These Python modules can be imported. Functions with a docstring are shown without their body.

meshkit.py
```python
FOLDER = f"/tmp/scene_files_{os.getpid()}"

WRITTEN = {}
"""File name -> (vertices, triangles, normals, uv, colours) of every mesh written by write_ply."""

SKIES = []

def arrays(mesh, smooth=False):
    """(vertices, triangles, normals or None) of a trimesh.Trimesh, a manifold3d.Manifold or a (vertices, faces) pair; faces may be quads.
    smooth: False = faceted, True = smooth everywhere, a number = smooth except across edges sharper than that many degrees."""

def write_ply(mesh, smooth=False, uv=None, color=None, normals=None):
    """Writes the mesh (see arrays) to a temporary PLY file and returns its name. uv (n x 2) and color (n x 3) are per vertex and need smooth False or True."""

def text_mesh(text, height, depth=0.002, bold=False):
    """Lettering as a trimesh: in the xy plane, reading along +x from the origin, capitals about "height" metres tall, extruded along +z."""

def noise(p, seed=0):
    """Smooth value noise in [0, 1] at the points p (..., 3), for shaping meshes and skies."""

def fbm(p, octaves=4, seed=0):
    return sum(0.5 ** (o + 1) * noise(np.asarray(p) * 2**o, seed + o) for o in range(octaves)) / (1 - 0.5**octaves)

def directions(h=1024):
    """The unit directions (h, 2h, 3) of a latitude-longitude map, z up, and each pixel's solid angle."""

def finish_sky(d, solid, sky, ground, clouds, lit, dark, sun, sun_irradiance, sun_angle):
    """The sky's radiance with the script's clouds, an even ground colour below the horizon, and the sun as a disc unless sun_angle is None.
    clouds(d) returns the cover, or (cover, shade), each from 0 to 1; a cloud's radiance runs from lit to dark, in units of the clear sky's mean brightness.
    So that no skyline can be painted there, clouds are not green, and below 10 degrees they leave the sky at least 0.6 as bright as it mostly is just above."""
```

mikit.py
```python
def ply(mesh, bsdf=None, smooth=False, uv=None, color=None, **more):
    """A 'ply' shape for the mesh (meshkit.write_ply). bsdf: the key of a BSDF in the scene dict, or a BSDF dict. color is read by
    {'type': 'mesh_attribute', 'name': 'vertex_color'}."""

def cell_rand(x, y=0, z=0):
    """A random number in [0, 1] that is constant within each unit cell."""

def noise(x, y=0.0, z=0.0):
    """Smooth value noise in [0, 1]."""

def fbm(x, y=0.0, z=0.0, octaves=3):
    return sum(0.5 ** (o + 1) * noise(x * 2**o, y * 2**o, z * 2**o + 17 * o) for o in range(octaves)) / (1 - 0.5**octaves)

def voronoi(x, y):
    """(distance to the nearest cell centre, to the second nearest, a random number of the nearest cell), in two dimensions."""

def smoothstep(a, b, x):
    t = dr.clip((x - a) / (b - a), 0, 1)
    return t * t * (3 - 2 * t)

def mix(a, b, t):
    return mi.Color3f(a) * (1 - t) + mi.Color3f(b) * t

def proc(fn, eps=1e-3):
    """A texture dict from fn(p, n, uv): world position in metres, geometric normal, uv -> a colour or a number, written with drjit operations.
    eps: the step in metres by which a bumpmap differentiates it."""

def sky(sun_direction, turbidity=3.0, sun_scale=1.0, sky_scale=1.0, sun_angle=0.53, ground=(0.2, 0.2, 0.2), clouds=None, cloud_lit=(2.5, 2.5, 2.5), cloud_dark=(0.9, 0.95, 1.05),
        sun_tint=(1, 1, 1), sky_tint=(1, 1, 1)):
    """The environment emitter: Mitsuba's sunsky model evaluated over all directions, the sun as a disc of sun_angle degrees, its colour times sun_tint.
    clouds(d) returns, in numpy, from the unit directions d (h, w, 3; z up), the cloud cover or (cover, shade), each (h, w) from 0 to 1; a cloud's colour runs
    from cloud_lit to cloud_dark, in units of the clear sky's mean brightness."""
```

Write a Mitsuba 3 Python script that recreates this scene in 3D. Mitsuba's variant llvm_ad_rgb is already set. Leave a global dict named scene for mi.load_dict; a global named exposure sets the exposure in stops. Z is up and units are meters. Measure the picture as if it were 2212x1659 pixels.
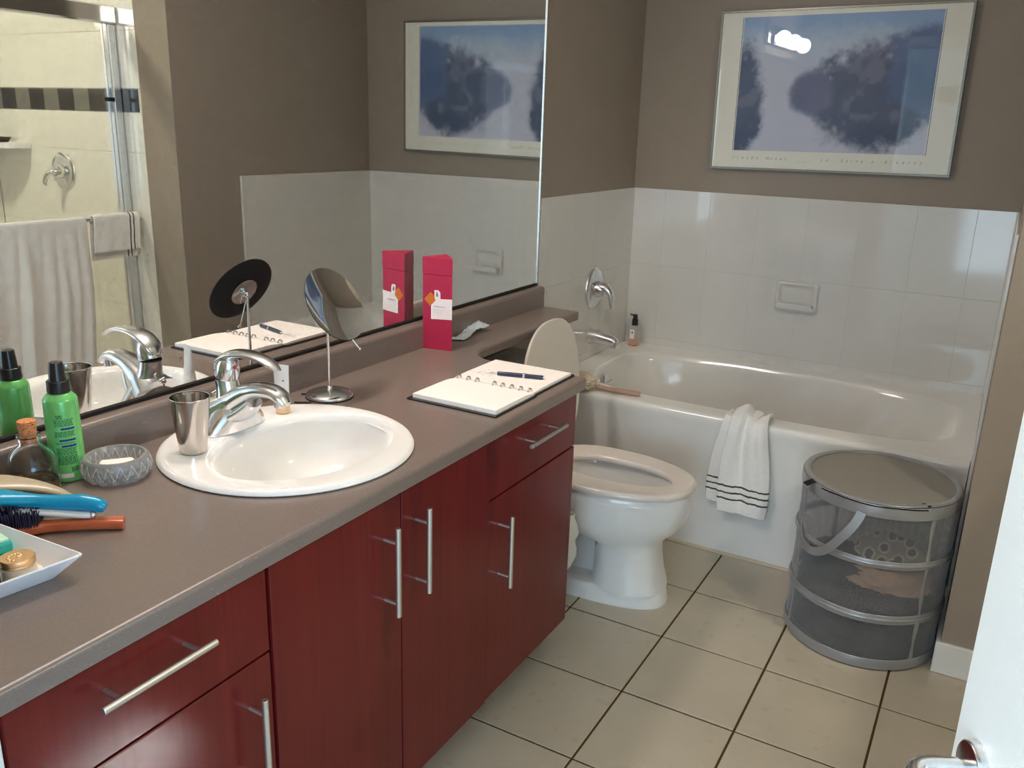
import math, random
import numpy as np
import trimesh, manifold3d
import drjit as dr
import mitsuba as mi
import mikit, meshkit
from shapely.geometry import Polygon, Point, box as sbox
from shapely import affinity

rng = np.random.default_rng(7)
random.seed(7)
T = mi.ScalarTransform4f
scene, labels = {}, {}

# ------------------------------------------------------------------ camera, lights, exposure
exposure = -0.70
CAM = np.array([1.4984, 0.0, 1.4724])
FWD = np.array([-0.47020422, 0.83469065, -0.28670458])
UPV = np.array([-0.16745493, 0.23457843, 0.95756556])
scene['camera'] = {'type': 'perspective', 'fov': 61.351, 'fov_axis': 'x', 'near_clip': 0.02, 'far_clip': 100.0,
                   'to_world': T().look_at(origin=CAM.tolist(), target=(CAM + FWD).tolist(), up=UPV.tolist())}
LAMP = dict(x=0.075, z=2.02, r=0.050, ys=(1.00, 1.28, 1.56), rgb=(166.0, 148.0, 135.0))      # vanity globes above the mirror
SHOWER_LAMP = dict(c=(2.30, 1.55, 2.425), r=0.085, rgb=(380.0, 360.0, 282.0))
DAYLIGHT = (5.6, 7.6, 9.4)                                                             # bedroom window behind the camera
DAYLIGHT3 = (3.4, 6.8, 10.8)                                                              # bedroom window at the right behind the camera
DAYLIGHT2 = (4.2, 5.3, 6.1)                                                              # bedroom window at the left behind the camera

SUN = dict(to=(1.21, 1.02, 0.0), frm=(.70, -3.05, 1.84), rgb=(1300.0, 1220.0, 1180.0))               # low sun through the small bedroom window
scene['sun'] = {'type': 'directional', 'direction': (np.array(SUN['to']) - np.array(SUN['frm'])).tolist(), 'irradiance': {'type': 'rgb', 'value': list(SUN['rgb'])}}

# ------------------------------------------------------------------ helpers
D, W, YF, ZC, H = 3.7337, 1.52, 2.4988, 0.8275, 2.44


def mat(name, **k):
    two = k.pop('two', True)
    bump = k.pop('bump', None)
    b = dict(k)
    if bump:
        b = {'type': 'bumpmap', 'arbitrary': bump[0], 'scale': bump[1], 'bsdf': b}
    scene[name] = {'type': 'twosided', 'bsdf': b} if two else b
    return name


def rgb(r, g, b):
    return {'type': 'rgb', 'value': [float(r), float(g), float(b)]}


def srgb(r, g, b):
    c = [(v / 255 / 12.92) if v < 10.3 else ((v / 255 + .055) / 1.055) ** 2.4 for v in (r, g, b)]
    return rgb(*c)


def P(name, col, rough=.4, spec=.5, **k):
    if isinstance(col, tuple):
        col = srgb(*col)
    return mat(name, type='principled', base_color=col, roughness=float(rough), specular=float(spec), **k)


def numbered(key):
    if key not in scene and key not in labels and not any(s.startswith(key + '__') for s in scene):
        return key
    i = 1
    while f'{key}_{i:03d}' in scene or f'{key}_{i:03d}' in labels or any(s.startswith(f'{key}_{i:03d}__') for s in scene):
        i += 1
    return f'{key}_{i:03d}'


COUNT = {}


def nkey(base):
    n = COUNT.get(base, 0)
    COUNT[base] = n + 1
    return base if n == 0 else f'{base}_{n:03d}'


def thing(name, label, cat, group=None):
    key = nkey(name)
    labels[key] = {'label': label, 'category': cat}
    if group:
        labels[key]['group'] = group
    return key


def part(parent, name, mesh, m, smooth=35, label=None, kind=None, **k):
    key = nkey(parent + '__' + name)
    scene[key] = mikit.ply(mesh, m, smooth=smooth, **k)
    if label or kind:
        labels[key] = {}
        if label:
            labels[key]['label'] = label
        if kind:
            labels[key]['kind'] = kind
    return key


def solo(name, label, cat, mesh, m, smooth=35, group=None, kind=None, **k):
    key = thing(name, label, cat, group)
    scene[key] = mikit.ply(mesh, m, smooth=smooth, **k)
    if kind:
        labels[key]['kind'] = kind
    return key


def struct(name, label, cat, mesh, m, smooth=False, **k):
    key = nkey(name)
    scene[key] = mikit.ply(mesh, m, smooth=smooth, **k)
    labels[key] = {'label': label, 'category': cat, 'kind': 'structure'}
    return key


def cat(*ms):
    return trimesh.util.concatenate([m for m in ms if m is not None])


def from_man(m):
    q = m.to_mesh()
    return trimesh.Trimesh(np.array(q.vert_properties[:, :3]), np.array(q.tri_verts), process=False)


def to_man(m):
    m = trimesh.Trimesh(np.asarray(m.vertices), np.asarray(m.faces), process=True)
    m.merge_vertices()
    return manifold3d.Manifold(manifold3d.Mesh(np.asarray(m.vertices, np.float32), np.asarray(m.faces, np.uint32)))


def box(x0, x1, y0, y1, z0, z1, c=0.0):
    """A box with chamfered edges."""
    if c <= 0:
        b = trimesh.creation.box((x1 - x0, y1 - y0, z1 - z0))
        b.apply_translation(((x0 + x1) / 2, (y0 + y1) / 2, (z0 + z1) / 2))
        return b
    pts = []
    h = np.array([x1 - x0, y1 - y0, z1 - z0]) / 2
    m = np.array([x0 + x1, y0 + y1, z0 + z1]) / 2
    for s in np.ndindex(2, 2, 2):
        s = np.array(s) * 2 - 1
        for a in range(3):
            q = h - c
            q[a] = h[a]
            pts.append(m + s * q)
    return trimesh.convex.convex_hull(np.array(pts))


def rbox(x0, x1, y0, y1, z0, z1, r, seg=8):
    s = trimesh.creation.icosphere(subdivisions=2, radius=r).vertices
    pts = np.vstack([s + np.array([a, b, c]) for a in (x0 + r, x1 - r) for b in (y0 + r, y1 - r) for c in (z0 + r, z1 - r)])
    return trimesh.convex.convex_hull(pts)


def loft(rings, cap0=True, cap1=True, closed=True):
    n = len(rings[0])
    v = np.vstack(rings)
    f = []
    m = n if closed else n - 1
    i = np.arange(m)
    j = (i + 1) % n
    for k in range(len(rings) - 1):
        a, b = k * n, (k + 1) * n
        f.append(np.stack([a + i, a + j, b + j], 1))
        f.append(np.stack([a + i, b + j, b + i], 1))
    if cap0:
        v = np.vstack([v, np.mean(rings[0], 0)])
        f.append(np.stack([j, i, i * 0 + len(v) - 1], 1))
    if cap1:
        a = (len(rings) - 1) * n
        v = np.vstack([v, np.mean(rings[-1], 0)])
        f.append(np.stack([a + i, a + j, i * 0 + len(v) - 1], 1))
    return trimesh.Trimesh(v, np.vstack(f), process=False)


def lathe(prof, n=48, c=(0, 0, 0), axis=None, closed_profile=False):
    """prof: (r, z) from bottom to top on the outside (then down the inside for a vessel)."""
    th = np.linspace(0, 2 * np.pi, n, endpoint=False)
    rings = [np.stack([r * np.cos(th), r * np.sin(th), np.full(n, z)], 1) for r, z in prof]
    m = loft(rings, cap0=not closed_profile and prof[0][0] > 1e-6, cap1=not closed_profile and prof[-1][0] > 1e-6)
    if axis is not None:
        m.apply_transform(frame(axis))
    m.apply_translation(c)
    return m


def frame(z, x=None):
    z = np.asarray(z, float)
    z = z / np.linalg.norm(z)
    x = np.asarray(x if x is not None else ([1, 0, 0] if abs(z[0]) < .9 else [0, 1, 0]), float)
    x = x - z * (x @ z)
    x /= np.linalg.norm(x)
    M = np.eye(4)
    M[:3, 0], M[:3, 1], M[:3, 2] = x, np.cross(z, x), z
    return M


def spline(pts, n):
    from scipy.interpolate import CubicSpline
    p = np.asarray(pts, float)
    t = np.concatenate([[0], np.cumsum(np.linalg.norm(np.diff(p[:, :3], axis=0), axis=1))])
    return CubicSpline(t, p)(np.linspace(0, t[-1], n))


def tube(path, r, n=10, up=(0, 0, 1), flat=1.0, caps=True, e=2.0):
    """Sweep of an ellipse along a path; r radius or (m,) or (m,2) (side, up) radii."""
    p = np.asarray(path, float)
    m = len(p)
    t = np.gradient(p, axis=0)
    t /= np.linalg.norm(t, axis=1, keepdims=True)
    r = np.broadcast_to(np.asarray(r, float).reshape(-1, 1) if np.ndim(r) < 2 else np.asarray(r, float), (m, 2 if np.ndim(r) == 2 else 1))
    th = np.linspace(0, 2 * np.pi, n, endpoint=False)
    rings = []
    u = np.asarray(up, float)
    for k in range(m):
        s = np.cross(t[k], u)
        if np.linalg.norm(s) < 1e-3:
            s = np.cross(t[k], [0.3, .9, .1])
        s /= np.linalg.norm(s)
        w = np.cross(s, t[k])
        if np.ndim(up) == 1 and False:
            pass
        a, b = (r[k, 0], r[k, 0] * flat) if r.shape[1] == 1 else r[k]
        ct, st = np.cos(th), np.sin(th)
        ct, st = np.sign(ct) * np.abs(ct) ** (2 / e), np.sign(st) * np.abs(st) ** (2 / e)
        rings.append(p[k] + a * ct[:, None] * s + b * st[:, None] * w)
        if tuple(up) == (9, 9, 9):
            u = w
    return loft(rings, caps, caps)


def cyl(p0, p1, r, n=16, c=0.0):
    p0, p1 = np.asarray(p0, float), np.asarray(p1, float)
    L = np.linalg.norm(p1 - p0)
    prof = [(r, 0), (r, L)] if c <= 0 else [(r - c, 0), (r, c), (r, L - c), (r - c, L)]
    m = lathe(prof, n)
    m.apply_transform(frame(p1 - p0))
    m.apply_translation(p0)
    return m


def sphere(c, r, s=3, scale=(1, 1, 1)):
    m = trimesh.creation.icosphere(subdivisions=s, radius=r)
    m.apply_scale(scale)
    m.apply_translation(c)
    return m


def superellipse(cx, cy, a, b, e, n, a2=None):
    th = np.linspace(0, 2 * np.pi, n, endpoint=False)
    c, s = np.cos(th), np.sin(th)
    x = np.sign(c) * np.abs(c) ** (2 / e)
    y = np.sign(s) * np.abs(s) ** (2 / e)
    ax = np.where(c > 0, a, a if a2 is None else a2)
    return np.stack([cx + ax * x, cy + b * y], 1)


def ring3(xy, z):
    return np.hstack([xy, np.full((len(xy), 1), z)])


def inset(xy, d):
    """Ring moved inwards by d along its normals (CCW ring)."""
    a, b = np.roll(xy, 1, 0), np.roll(xy, -1, 0)
    e1 = xy - a
    e2 = b - xy
    e1 = e1 / np.maximum(np.linalg.norm(e1, axis=1, keepdims=True), 1e-12)
    e2 = e2 / np.maximum(np.linalg.norm(e2, axis=1, keepdims=True), 1e-12)
    n1 = np.stack([-e1[:, 1], e1[:, 0]], 1)
    n2 = np.stack([-e2[:, 1], e2[:, 0]], 1)
    n = n1 + n2
    k = np.maximum((n * n1).sum(1, keepdims=True), .3)
    return xy + d * n / k


def cap_poly(xy, z, up=True):
    v, f = trimesh.creation.triangulate_polygon(Polygon(xy), engine='earcut')
    m = trimesh.Trimesh(ring3(np.asarray(v), z), f, process=False)
    if (m.face_normals[:, 2].mean() > 0) != up:
        m.invert()
    return m


def prism(xy, z0, z1, bev=0.0, seg=3, bottom=True):
    """Extruded CCW ring with rounded upper (and lower) edges."""
    xy = np.asarray(xy, float)
    prof = []
    ang = np.linspace(0, np.pi / 2, seg + 1)
    if bev > 0 and bottom:
        prof += [(bev * (1 - np.sin(a)), z0 + bev * (1 - np.cos(a))) for a in ang]
    else:
        prof += [(0, z0)]
    if bev > 0:
        prof += [(bev * (1 - np.cos(a)), z1 - bev * (1 - np.sin(a))) for a in ang]
    else:
        prof += [(0, z1)]
    rings = [ring3(inset(xy, d), z) for d, z in prof]
    return cat(loft(rings, False, False), cap_poly(rings[0][:, :2], rings[0][0, 2], False), cap_poly(rings[-1][:, :2], rings[-1][0, 2], True))


def rrect(cx, cy, hx, hy, r, k=6):
    pts = []
    for (sx, sy, a0) in ((1, -1, -90), (1, 1, 0), (-1, 1, 90), (-1, -1, 180)):
        for a in np.radians(np.linspace(a0, a0 + 90, k)):
            pts.append((cx + sx * (hx - r) + r * math.cos(a), cy + sy * (hy - r) + r * math.sin(a)))
    return np.array(pts)


def moved(m, M=None, t=(0, 0, 0)):
    m = m.copy()
    if M is not None:
        m.apply_transform(M)
    m.apply_translation(t)
    return m


def rotz(a):
    return trimesh.transformations.rotation_matrix(a, [0, 0, 1])


def fixed(m):
    m = trimesh.Trimesh(m.vertices, m.faces, process=True)
    m.fix_normals()
    return m


def cloth(fn, nu, nv, thick=.004):
    """Solid sheet from fn(u, v) -> point, u, v in [0, 1]; returns mesh, uv."""
    u, v = np.meshgrid(np.linspace(0, 1, nu), np.linspace(0, 1, nv), indexing='ij')
    p = fn(u, v)
    du, dv = np.gradient(p, axis=0), np.gradient(p, axis=1)
    n = np.cross(du, dv)
    n /= np.maximum(np.linalg.norm(n, axis=2, keepdims=True), 1e-9)
    a, b = (p + n * thick / 2).reshape(-1, 3), (p - n * thick / 2).reshape(-1, 3)
    k = nu * nv
    idx = np.arange(k).reshape(nu, nv)
    q = np.stack([idx[:-1, :-1], idx[1:, :-1], idx[1:, 1:], idx[:-1, 1:]], -1).reshape(-1, 4)
    f = [q[:, [0, 1, 2]], q[:, [0, 2, 3]], q[:, [0, 2, 1]] + k, q[:, [0, 3, 2]] + k]
    edge = np.concatenate([idx[:, 0], idx[-1, 1:], idx[-2::-1, -1], idx[0, -2:0:-1]])
    e2 = np.roll(edge, -1)
    f += [np.stack([e2, edge, edge + k], 1), np.stack([e2, edge + k, e2 + k], 1)]
    uv = np.stack([u, v], -1).reshape(-1, 2)
    return trimesh.Trimesh(np.vstack([a, b]), np.vstack(f), process=False), np.vstack([uv, uv])


def crumple(c, size, amp, seed, freq=9.0, sub=4):
    m = trimesh.creation.icosphere(subdivisions=sub, radius=1.0)
    v = np.asarray(m.vertices)
    n = meshkit.fbm(v * freq / 4 + seed * 3.1, 4, seed) - .5
    r = np.abs(meshkit.fbm(v * freq / 2.2 + seed * 1.7, 3, seed + 9) - .5)
    v = v * (1 + amp * 2.2 * n - amp * 2.4 * r + amp * .3)[:, None]
    m.vertices = v * np.asarray(size) + np.asarray(c)
    return m


# ------------------------------------------------------------------ materials
N, F, MIX, SS = mikit.noise, mikit.fbm, mikit.mix, mikit.smoothstep


def lin(r, g, b):
    return srgb(r, g, b)['value']


def f_paint(p, n, uv):
    return MIX(lin(144, 132, 119), lin(149, 137, 124), F(p.x * 6, p.y * 6, p.z * 6))


def f_floor(p, n, uv):
    c = mikit.cell_rand((p.x - .7878) / .3106, (p.y - 1.615) / .3106)
    a = F(p.x * 9 + c * 40, p.y * 9, 2, 4)
    s = SS(.74, .84, F(p.x * 34, p.y * 34, c * 9, 2))
    return MIX(MIX(lin(178, 168, 150), lin(188, 178, 160), a * .7 + c * .3), lin(160, 146, 126), s * .25)


def f_cherry(p, n, uv):
    g = F(p.y * 22 + 1.4 * F(p.y * 5, p.z * 3.2, 1.0), p.z * 1.7, p.x * 2, 3)
    s = F(p.y * 190, p.z * 3.5, 0, 2)
    d = SS(.60, .82, F(p.y * 13 + 3 + .8 * F(p.y * 6, p.z * 6, 2), p.z * 3.2, 5, 3))
    c = MIX(lin(86, 20, 20), lin(102, 27, 25), g)
    c = MIX(c, lin(70, 17, 18), SS(.45, .75, s) * .22)
    return MIX(c, lin(58, 14, 16), d * .6)


def f_counter(p, n, uv):
    a = F(p.x * 420, p.y * 420, p.z * 420, 2)
    b = F(p.x * 7, p.y * 7, 3, 3)
    sc = SS(.80, .86, F(p.x * 170, p.y * 150, p.z * 170, 2))
    c = MIX(lin(108, 94, 88), lin(126, 112, 106), a)
    return MIX(MIX(c, lin(114, 102, 95), b * .5), lin(156, 142, 133), sc * .35)


def f_print(p, n, uv):
    # misty blue abstract: a pale hazy ground with soft dark cloudy masses
    x, z = (p.x - .436) / .731, (p.z - 1.408) / .51
    w = .26 * (F(p.x * 12, p.z * 12, 1, 5) - .5) + .10 * (F(p.x * 60, p.z * 60, 4, 3) - .5)
    a = F(p.x * 7, p.z * 9, 8, 4)
    ground = MIX(lin(206, 218, 228), lin(216, 218, 228), SS(0, .5, 1 - z + w))
    ground = MIX(ground, lin(178, 200, 224), SS(.75, 1.0, z + w))
    d1 = dr.sqrt(dr.square((x - .70) / .33) + dr.square((z - .40) / .42)) + w * 2.0
    d2 = dr.sqrt(dr.square((x - .98) / .24) + dr.square((z - .62) / .36)) + w * 2.0
    d3 = dr.sqrt(dr.square((x + .01) / .17) + dr.square((z - .36) / .52)) + w * 2.2
    d4 = dr.sqrt(dr.square((x - .40) / .13) + dr.square((z - .44) / .18)) + w * 1.6
    dark = MIX(lin(134, 148, 172), lin(98, 118, 148), a)
    dark = MIX(dark, lin(162, 168, 188), SS(.5, .75, F(p.x * 22, p.z * 22, 3, 3)) * .6)
    c = MIX(dark, ground, SS(.74, 1.06, d1))
    c = MIX(MIX(lin(108, 134, 172), lin(148, 170, 200), a), c, SS(.74, 1.06, d2))
    c = MIX(MIX(lin(134, 144, 172), lin(162, 172, 196), a), c, SS(.66, 1.12, d4))
    return MIX(dark, c, SS(.72, 1.08, d3))


def f_cork(p, n, uv):
    return MIX(lin(206, 136, 92), lin(120, 70, 44), SS(.5, .75, F(p.x * 380, p.y * 380, p.z * 380, 2)))


def f_towel(p, n, uv):
    return MIX(lin(232, 230, 226), lin(244, 242, 239), F(p.x * 260, p.y * 260, p.z * 260, 2))


def f_stripes(p, n, uv):
    base = f_towel(p, n, uv)
    v = uv.y + .004 * (N(uv.x * 40) - .5)
    s = mi.Float(0)
    for k in (.80, .848, .896):
        s = dr.maximum(s, 1 - SS(.0045, .008, dr.abs(v - k)))
    return MIX(base, lin(74, 72, 72), s)


def f_stripes2(p, n, uv):
    base = f_towel(p, n, uv)
    v = uv.x + .01 * (N(uv.y * 12) - .5)
    s = mi.Float(0)
    for k in (.78, .86):
        s = dr.maximum(s, 1 - SS(.010, .016, dr.abs(v - k)))
    return MIX(base, lin(84, 82, 82), s)


def f_terry(p, n, uv):
    return F(p.x * 420, p.y * 420, p.z * 420, 2)


def f_orangewood(p, n, uv):
    return MIX(lin(196, 100, 62), lin(160, 72, 42), F(p.x * 30, p.y * 90, p.z * 60, 3))


def f_pattern(p, n, uv):
    d, d2, c = mikit.voronoi(p.x * 28, p.z * 28 + p.y * 9)
    return MIX(MIX(lin(70, 62, 58), lin(208, 196, 172), SS(.28, .34, d)), lin(150, 136, 118), SS(.4, .5, d))


def f_greenbottle(p, n, uv):
    return MIX(lin(104, 186, 100), lin(122, 202, 116), F(p.z * 20, p.x * 9, 0))


paint = P('mat_paint', mikit.proc(f_paint), .62, .3)
white_paint = P('mat_white_paint', (226, 226, 222), .35, .5)
ceiling_m = P('mat_ceiling', (236, 233, 228), .9, .1)
floor_m = P('mat_floor_tile', mikit.proc(f_floor), .33, .45)
grout_m = P('mat_floor_grout', (78, 60, 38), .9, .1)
walltile = P('mat_wall_tile', (214, 211, 205), .07, .5)
wallgrout = P('mat_wall_grout', (206, 203, 197), .8, .2)
showertile = P('mat_shower_tile', (226, 224, 214), .08, .5)
bandA = P('mat_band_dark', (64, 62, 62), .12, .5)
bandB = P('mat_band_olive', (116, 115, 108), .12, .5)
cherry = P('mat_cherry', mikit.proc(f_cherry), .22, .32)
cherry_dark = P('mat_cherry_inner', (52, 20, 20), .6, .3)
counter_m = P('mat_counter', mikit.proc(f_counter), .30, .5)
porcelain = P('mat_porcelain', (236, 234, 232), .06, .55)
toilet_m = P('mat_toilet', (234, 233, 231), .06, .55)
seat_m = P('mat_seat', (226, 217, 208), .14, .5)
tub_m = P('mat_tub', (228, 226, 222), .10, .5)
chrome = mat('mat_chrome', type='roughconductor', specular_reflectance=rgb(.80, .81, .83), material='none', alpha=.03, distribution='ggx')
steel = mat('mat_steel', type='roughconductor', specular_reflectance=rgb(.72, .71, .69), material='none', alpha=.16, distribution='ggx')
cupmetal = mat('mat_cup', type='roughconductor', specular_reflectance=rgb(.66, .62, .58), material='none', alpha=.02, distribution='ggx')
ringmetal = mat('mat_ring_metal', type='roughconductor', specular_reflectance=rgb(.40, .38, .38), material='none', alpha=.2, distribution='ggx')
alu = mat('mat_aluminium', type='roughconductor', specular_reflectance=rgb(.74, .75, .76), material='none', alpha=.12, distribution='ggx')
gold = mat('mat_gold', type='roughconductor', specular_reflectance=rgb(.84, .55, .30), material='none', alpha=.16, distribution='ggx')
mirror_m = mat('mat_mirror', type='conductor', specular_reflectance=rgb(.89, .90, .875), material='none')
mirror2 = mat('mat_small_mirror', type='conductor', specular_reflectance=rgb(.86, .87, .86), material='none')
pane = mat('mat_pane', type='thindielectric', int_ior=1.5, two=False)
glass = mat('mat_glass', type='dielectric', int_ior=1.48, two=False)
crystal = mat('mat_crystal', type='blendbsdf', weight=.22, bsdf_0={'type': 'roughdielectric', 'int_ior': 1.5, 'alpha': .08, 'distribution': 'ggx'}, bsdf_1={'type': 'diffuse', 'reflectance': rgb(.85, .85, .86)}, two=False)
liquid = mat('mat_oil', type='dielectric', int_ior=1.36, two=False, specular_transmittance=rgb(.93, .86, .62))
amber = P('mat_amber', (224, 128, 36), .1, .5)
bottleglass = mat('mat_clear_shell', type='blendbsdf', weight=.32, bsdf_0={'type': 'thindielectric', 'int_ior': 1.5}, bsdf_1={'type': 'twosided', 'bsdf': {'type': 'diffuse', 'reflectance': rgb(.62, .60, .55)}}, two=False)
black = P('mat_black', (22, 22, 24), .25, .5)
blackmatte = P('mat_black_matte', (26, 26, 29), .6, .3)
dark_gap = P('mat_dark_gap', (30, 26, 24), .8, .2)
paper = P('mat_paper', (240, 232, 228), .8, .1)
papergrey = P('mat_paper_edge', (200, 194, 190), .8, .1)
ink = P('mat_ink', (128, 122, 150), .8, .1)
inkgrey = P('mat_ink_grey', (96, 90, 96), .8, .1)
inkfaint = P('mat_ink_faint', (158, 152, 146), .8, .1)
inkpale = P('mat_ink_pale', (200, 190, 192), .8, .1)
navy = P('mat_navy', (34, 44, 74), .15, .6)
red_m = P('mat_red_box', (172, 36, 70), .38, .4)
red_dark = P('mat_red_seam', (110, 20, 42), .5, .3)
orange_l = P('mat_orange_label', (206, 110, 44), .5, .3)
label_w = P('mat_label_white', (240, 226, 226), .6, .2)
green_b = P('mat_green_bottle', mikit.proc(f_greenbottle), .22, .6, metallic=.15)
blue_ink = P('mat_blue_ink', (36, 42, 128), .5, .3)
darkgreen_ink = P('mat_green_ink', (40, 104, 60), .5, .3)
cork_m = P('mat_cork', mikit.proc(f_cork), .9, .1)
tubewhite = P('mat_tube_white', (226, 222, 220), .25, .5)
peach = P('mat_peach_cap', (230, 190, 144), .35, .4)
soap_m = P('mat_soap', (240, 238, 236), .3, .4)
wrapper_m = P('mat_wrapper', (196, 206, 212), .35, .5)
teal = P('mat_teal', (0, 170, 160), .15, .6)
tealpale = P('mat_teal_pale', (186, 232, 206), .2, .5)
tray_m = P('mat_tray', (232, 232, 234), .12, .5)
blue_brush = P('mat_blue_brush', (0, 138, 176), .22, .5)
bristle_m = P('mat_bristle', (38, 38, 62), .5, .4)
owood = P('mat_orange_wood', mikit.proc(f_orangewood), .25, .5)
beige_b = P('mat_beige_brush', (176, 160, 136), .3, .5)
frost = P('mat_frosted_white', (214, 214, 212), .25, .5)
jarglass = P('mat_jar_cream', (206, 200, 184), .15, .5)
stone_m = P('mat_stone', (216, 204, 186), .5, .3)
paleglass = P('mat_pale_green', (186, 208, 188), .15, .5)
towel_m = P('mat_towel', mikit.proc(f_towel), .95, .1, sheen=.4, bump=(mikit.proc(f_terry, 6e-4), .0014))
towel_s = P('mat_towel_striped', mikit.proc(f_stripes), .95, .1, sheen=.4, bump=(mikit.proc(f_terry, 6e-4), .0014))
towel_s2 = P('mat_towel_striped_small', mikit.proc(f_stripes2), .95, .1, sheen=.4)
net_m = P('mat_net', (140, 140, 142), .6, .3)
band_m = P('mat_hamper_band', (150, 151, 154), .28, .6, metallic=.35)
lid_m = P('mat_hamper_lid', (134, 130, 122), .5, .4)
cl_dark = P('mat_cloth_charcoal', (50, 50, 54), .9, .1)
cl_grey = P('mat_cloth_grey', (74, 73, 76), .9, .1)
cl_black = P('mat_cloth_black', (38, 38, 42), .9, .1)
cl_peach = P('mat_cloth_peach', (206, 168, 136), .9, .1)
cl_pat = P('mat_cloth_patterned', mikit.proc(f_pattern), .9, .1)
bag_m = P('mat_bag', (222, 222, 214), .4, .4)
bin_m = P('mat_bin', (214, 214, 206), .4, .4)
handle_wood = P('mat_brush_wood', (176, 142, 124), .5, .3)
sponge_m = P('mat_sponge', (206, 192, 170), .95, .1)
frame_m = P('mat_picture_frame', (132, 132, 124), .3, .6, metallic=.6)
matboard = mat('mat_matboard', type='plastic', diffuse_reflectance=srgb(238, 237, 230), int_ior=1.5, nonlinear=True)
print_m = mat('mat_print', type='plastic', diffuse_reflectance=mikit.proc(f_print), int_ior=1.5, nonlinear=True)
carpet = P('mat_carpet', (170, 160, 148), .95, .1)
bedwall = P('mat_bedroom_wall', (228, 226, 222), .8, .1)
liner = P('mat_print_line', (96, 104, 128), .6, .2)
red_dot = P('mat_red_mark', (210, 60, 90), .4, .3)
hair_pin = P('mat_hair_pin', (20, 18, 18), .3, .5)
caulk = P('mat_caulk', (198, 188, 168), .6, .2)

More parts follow.
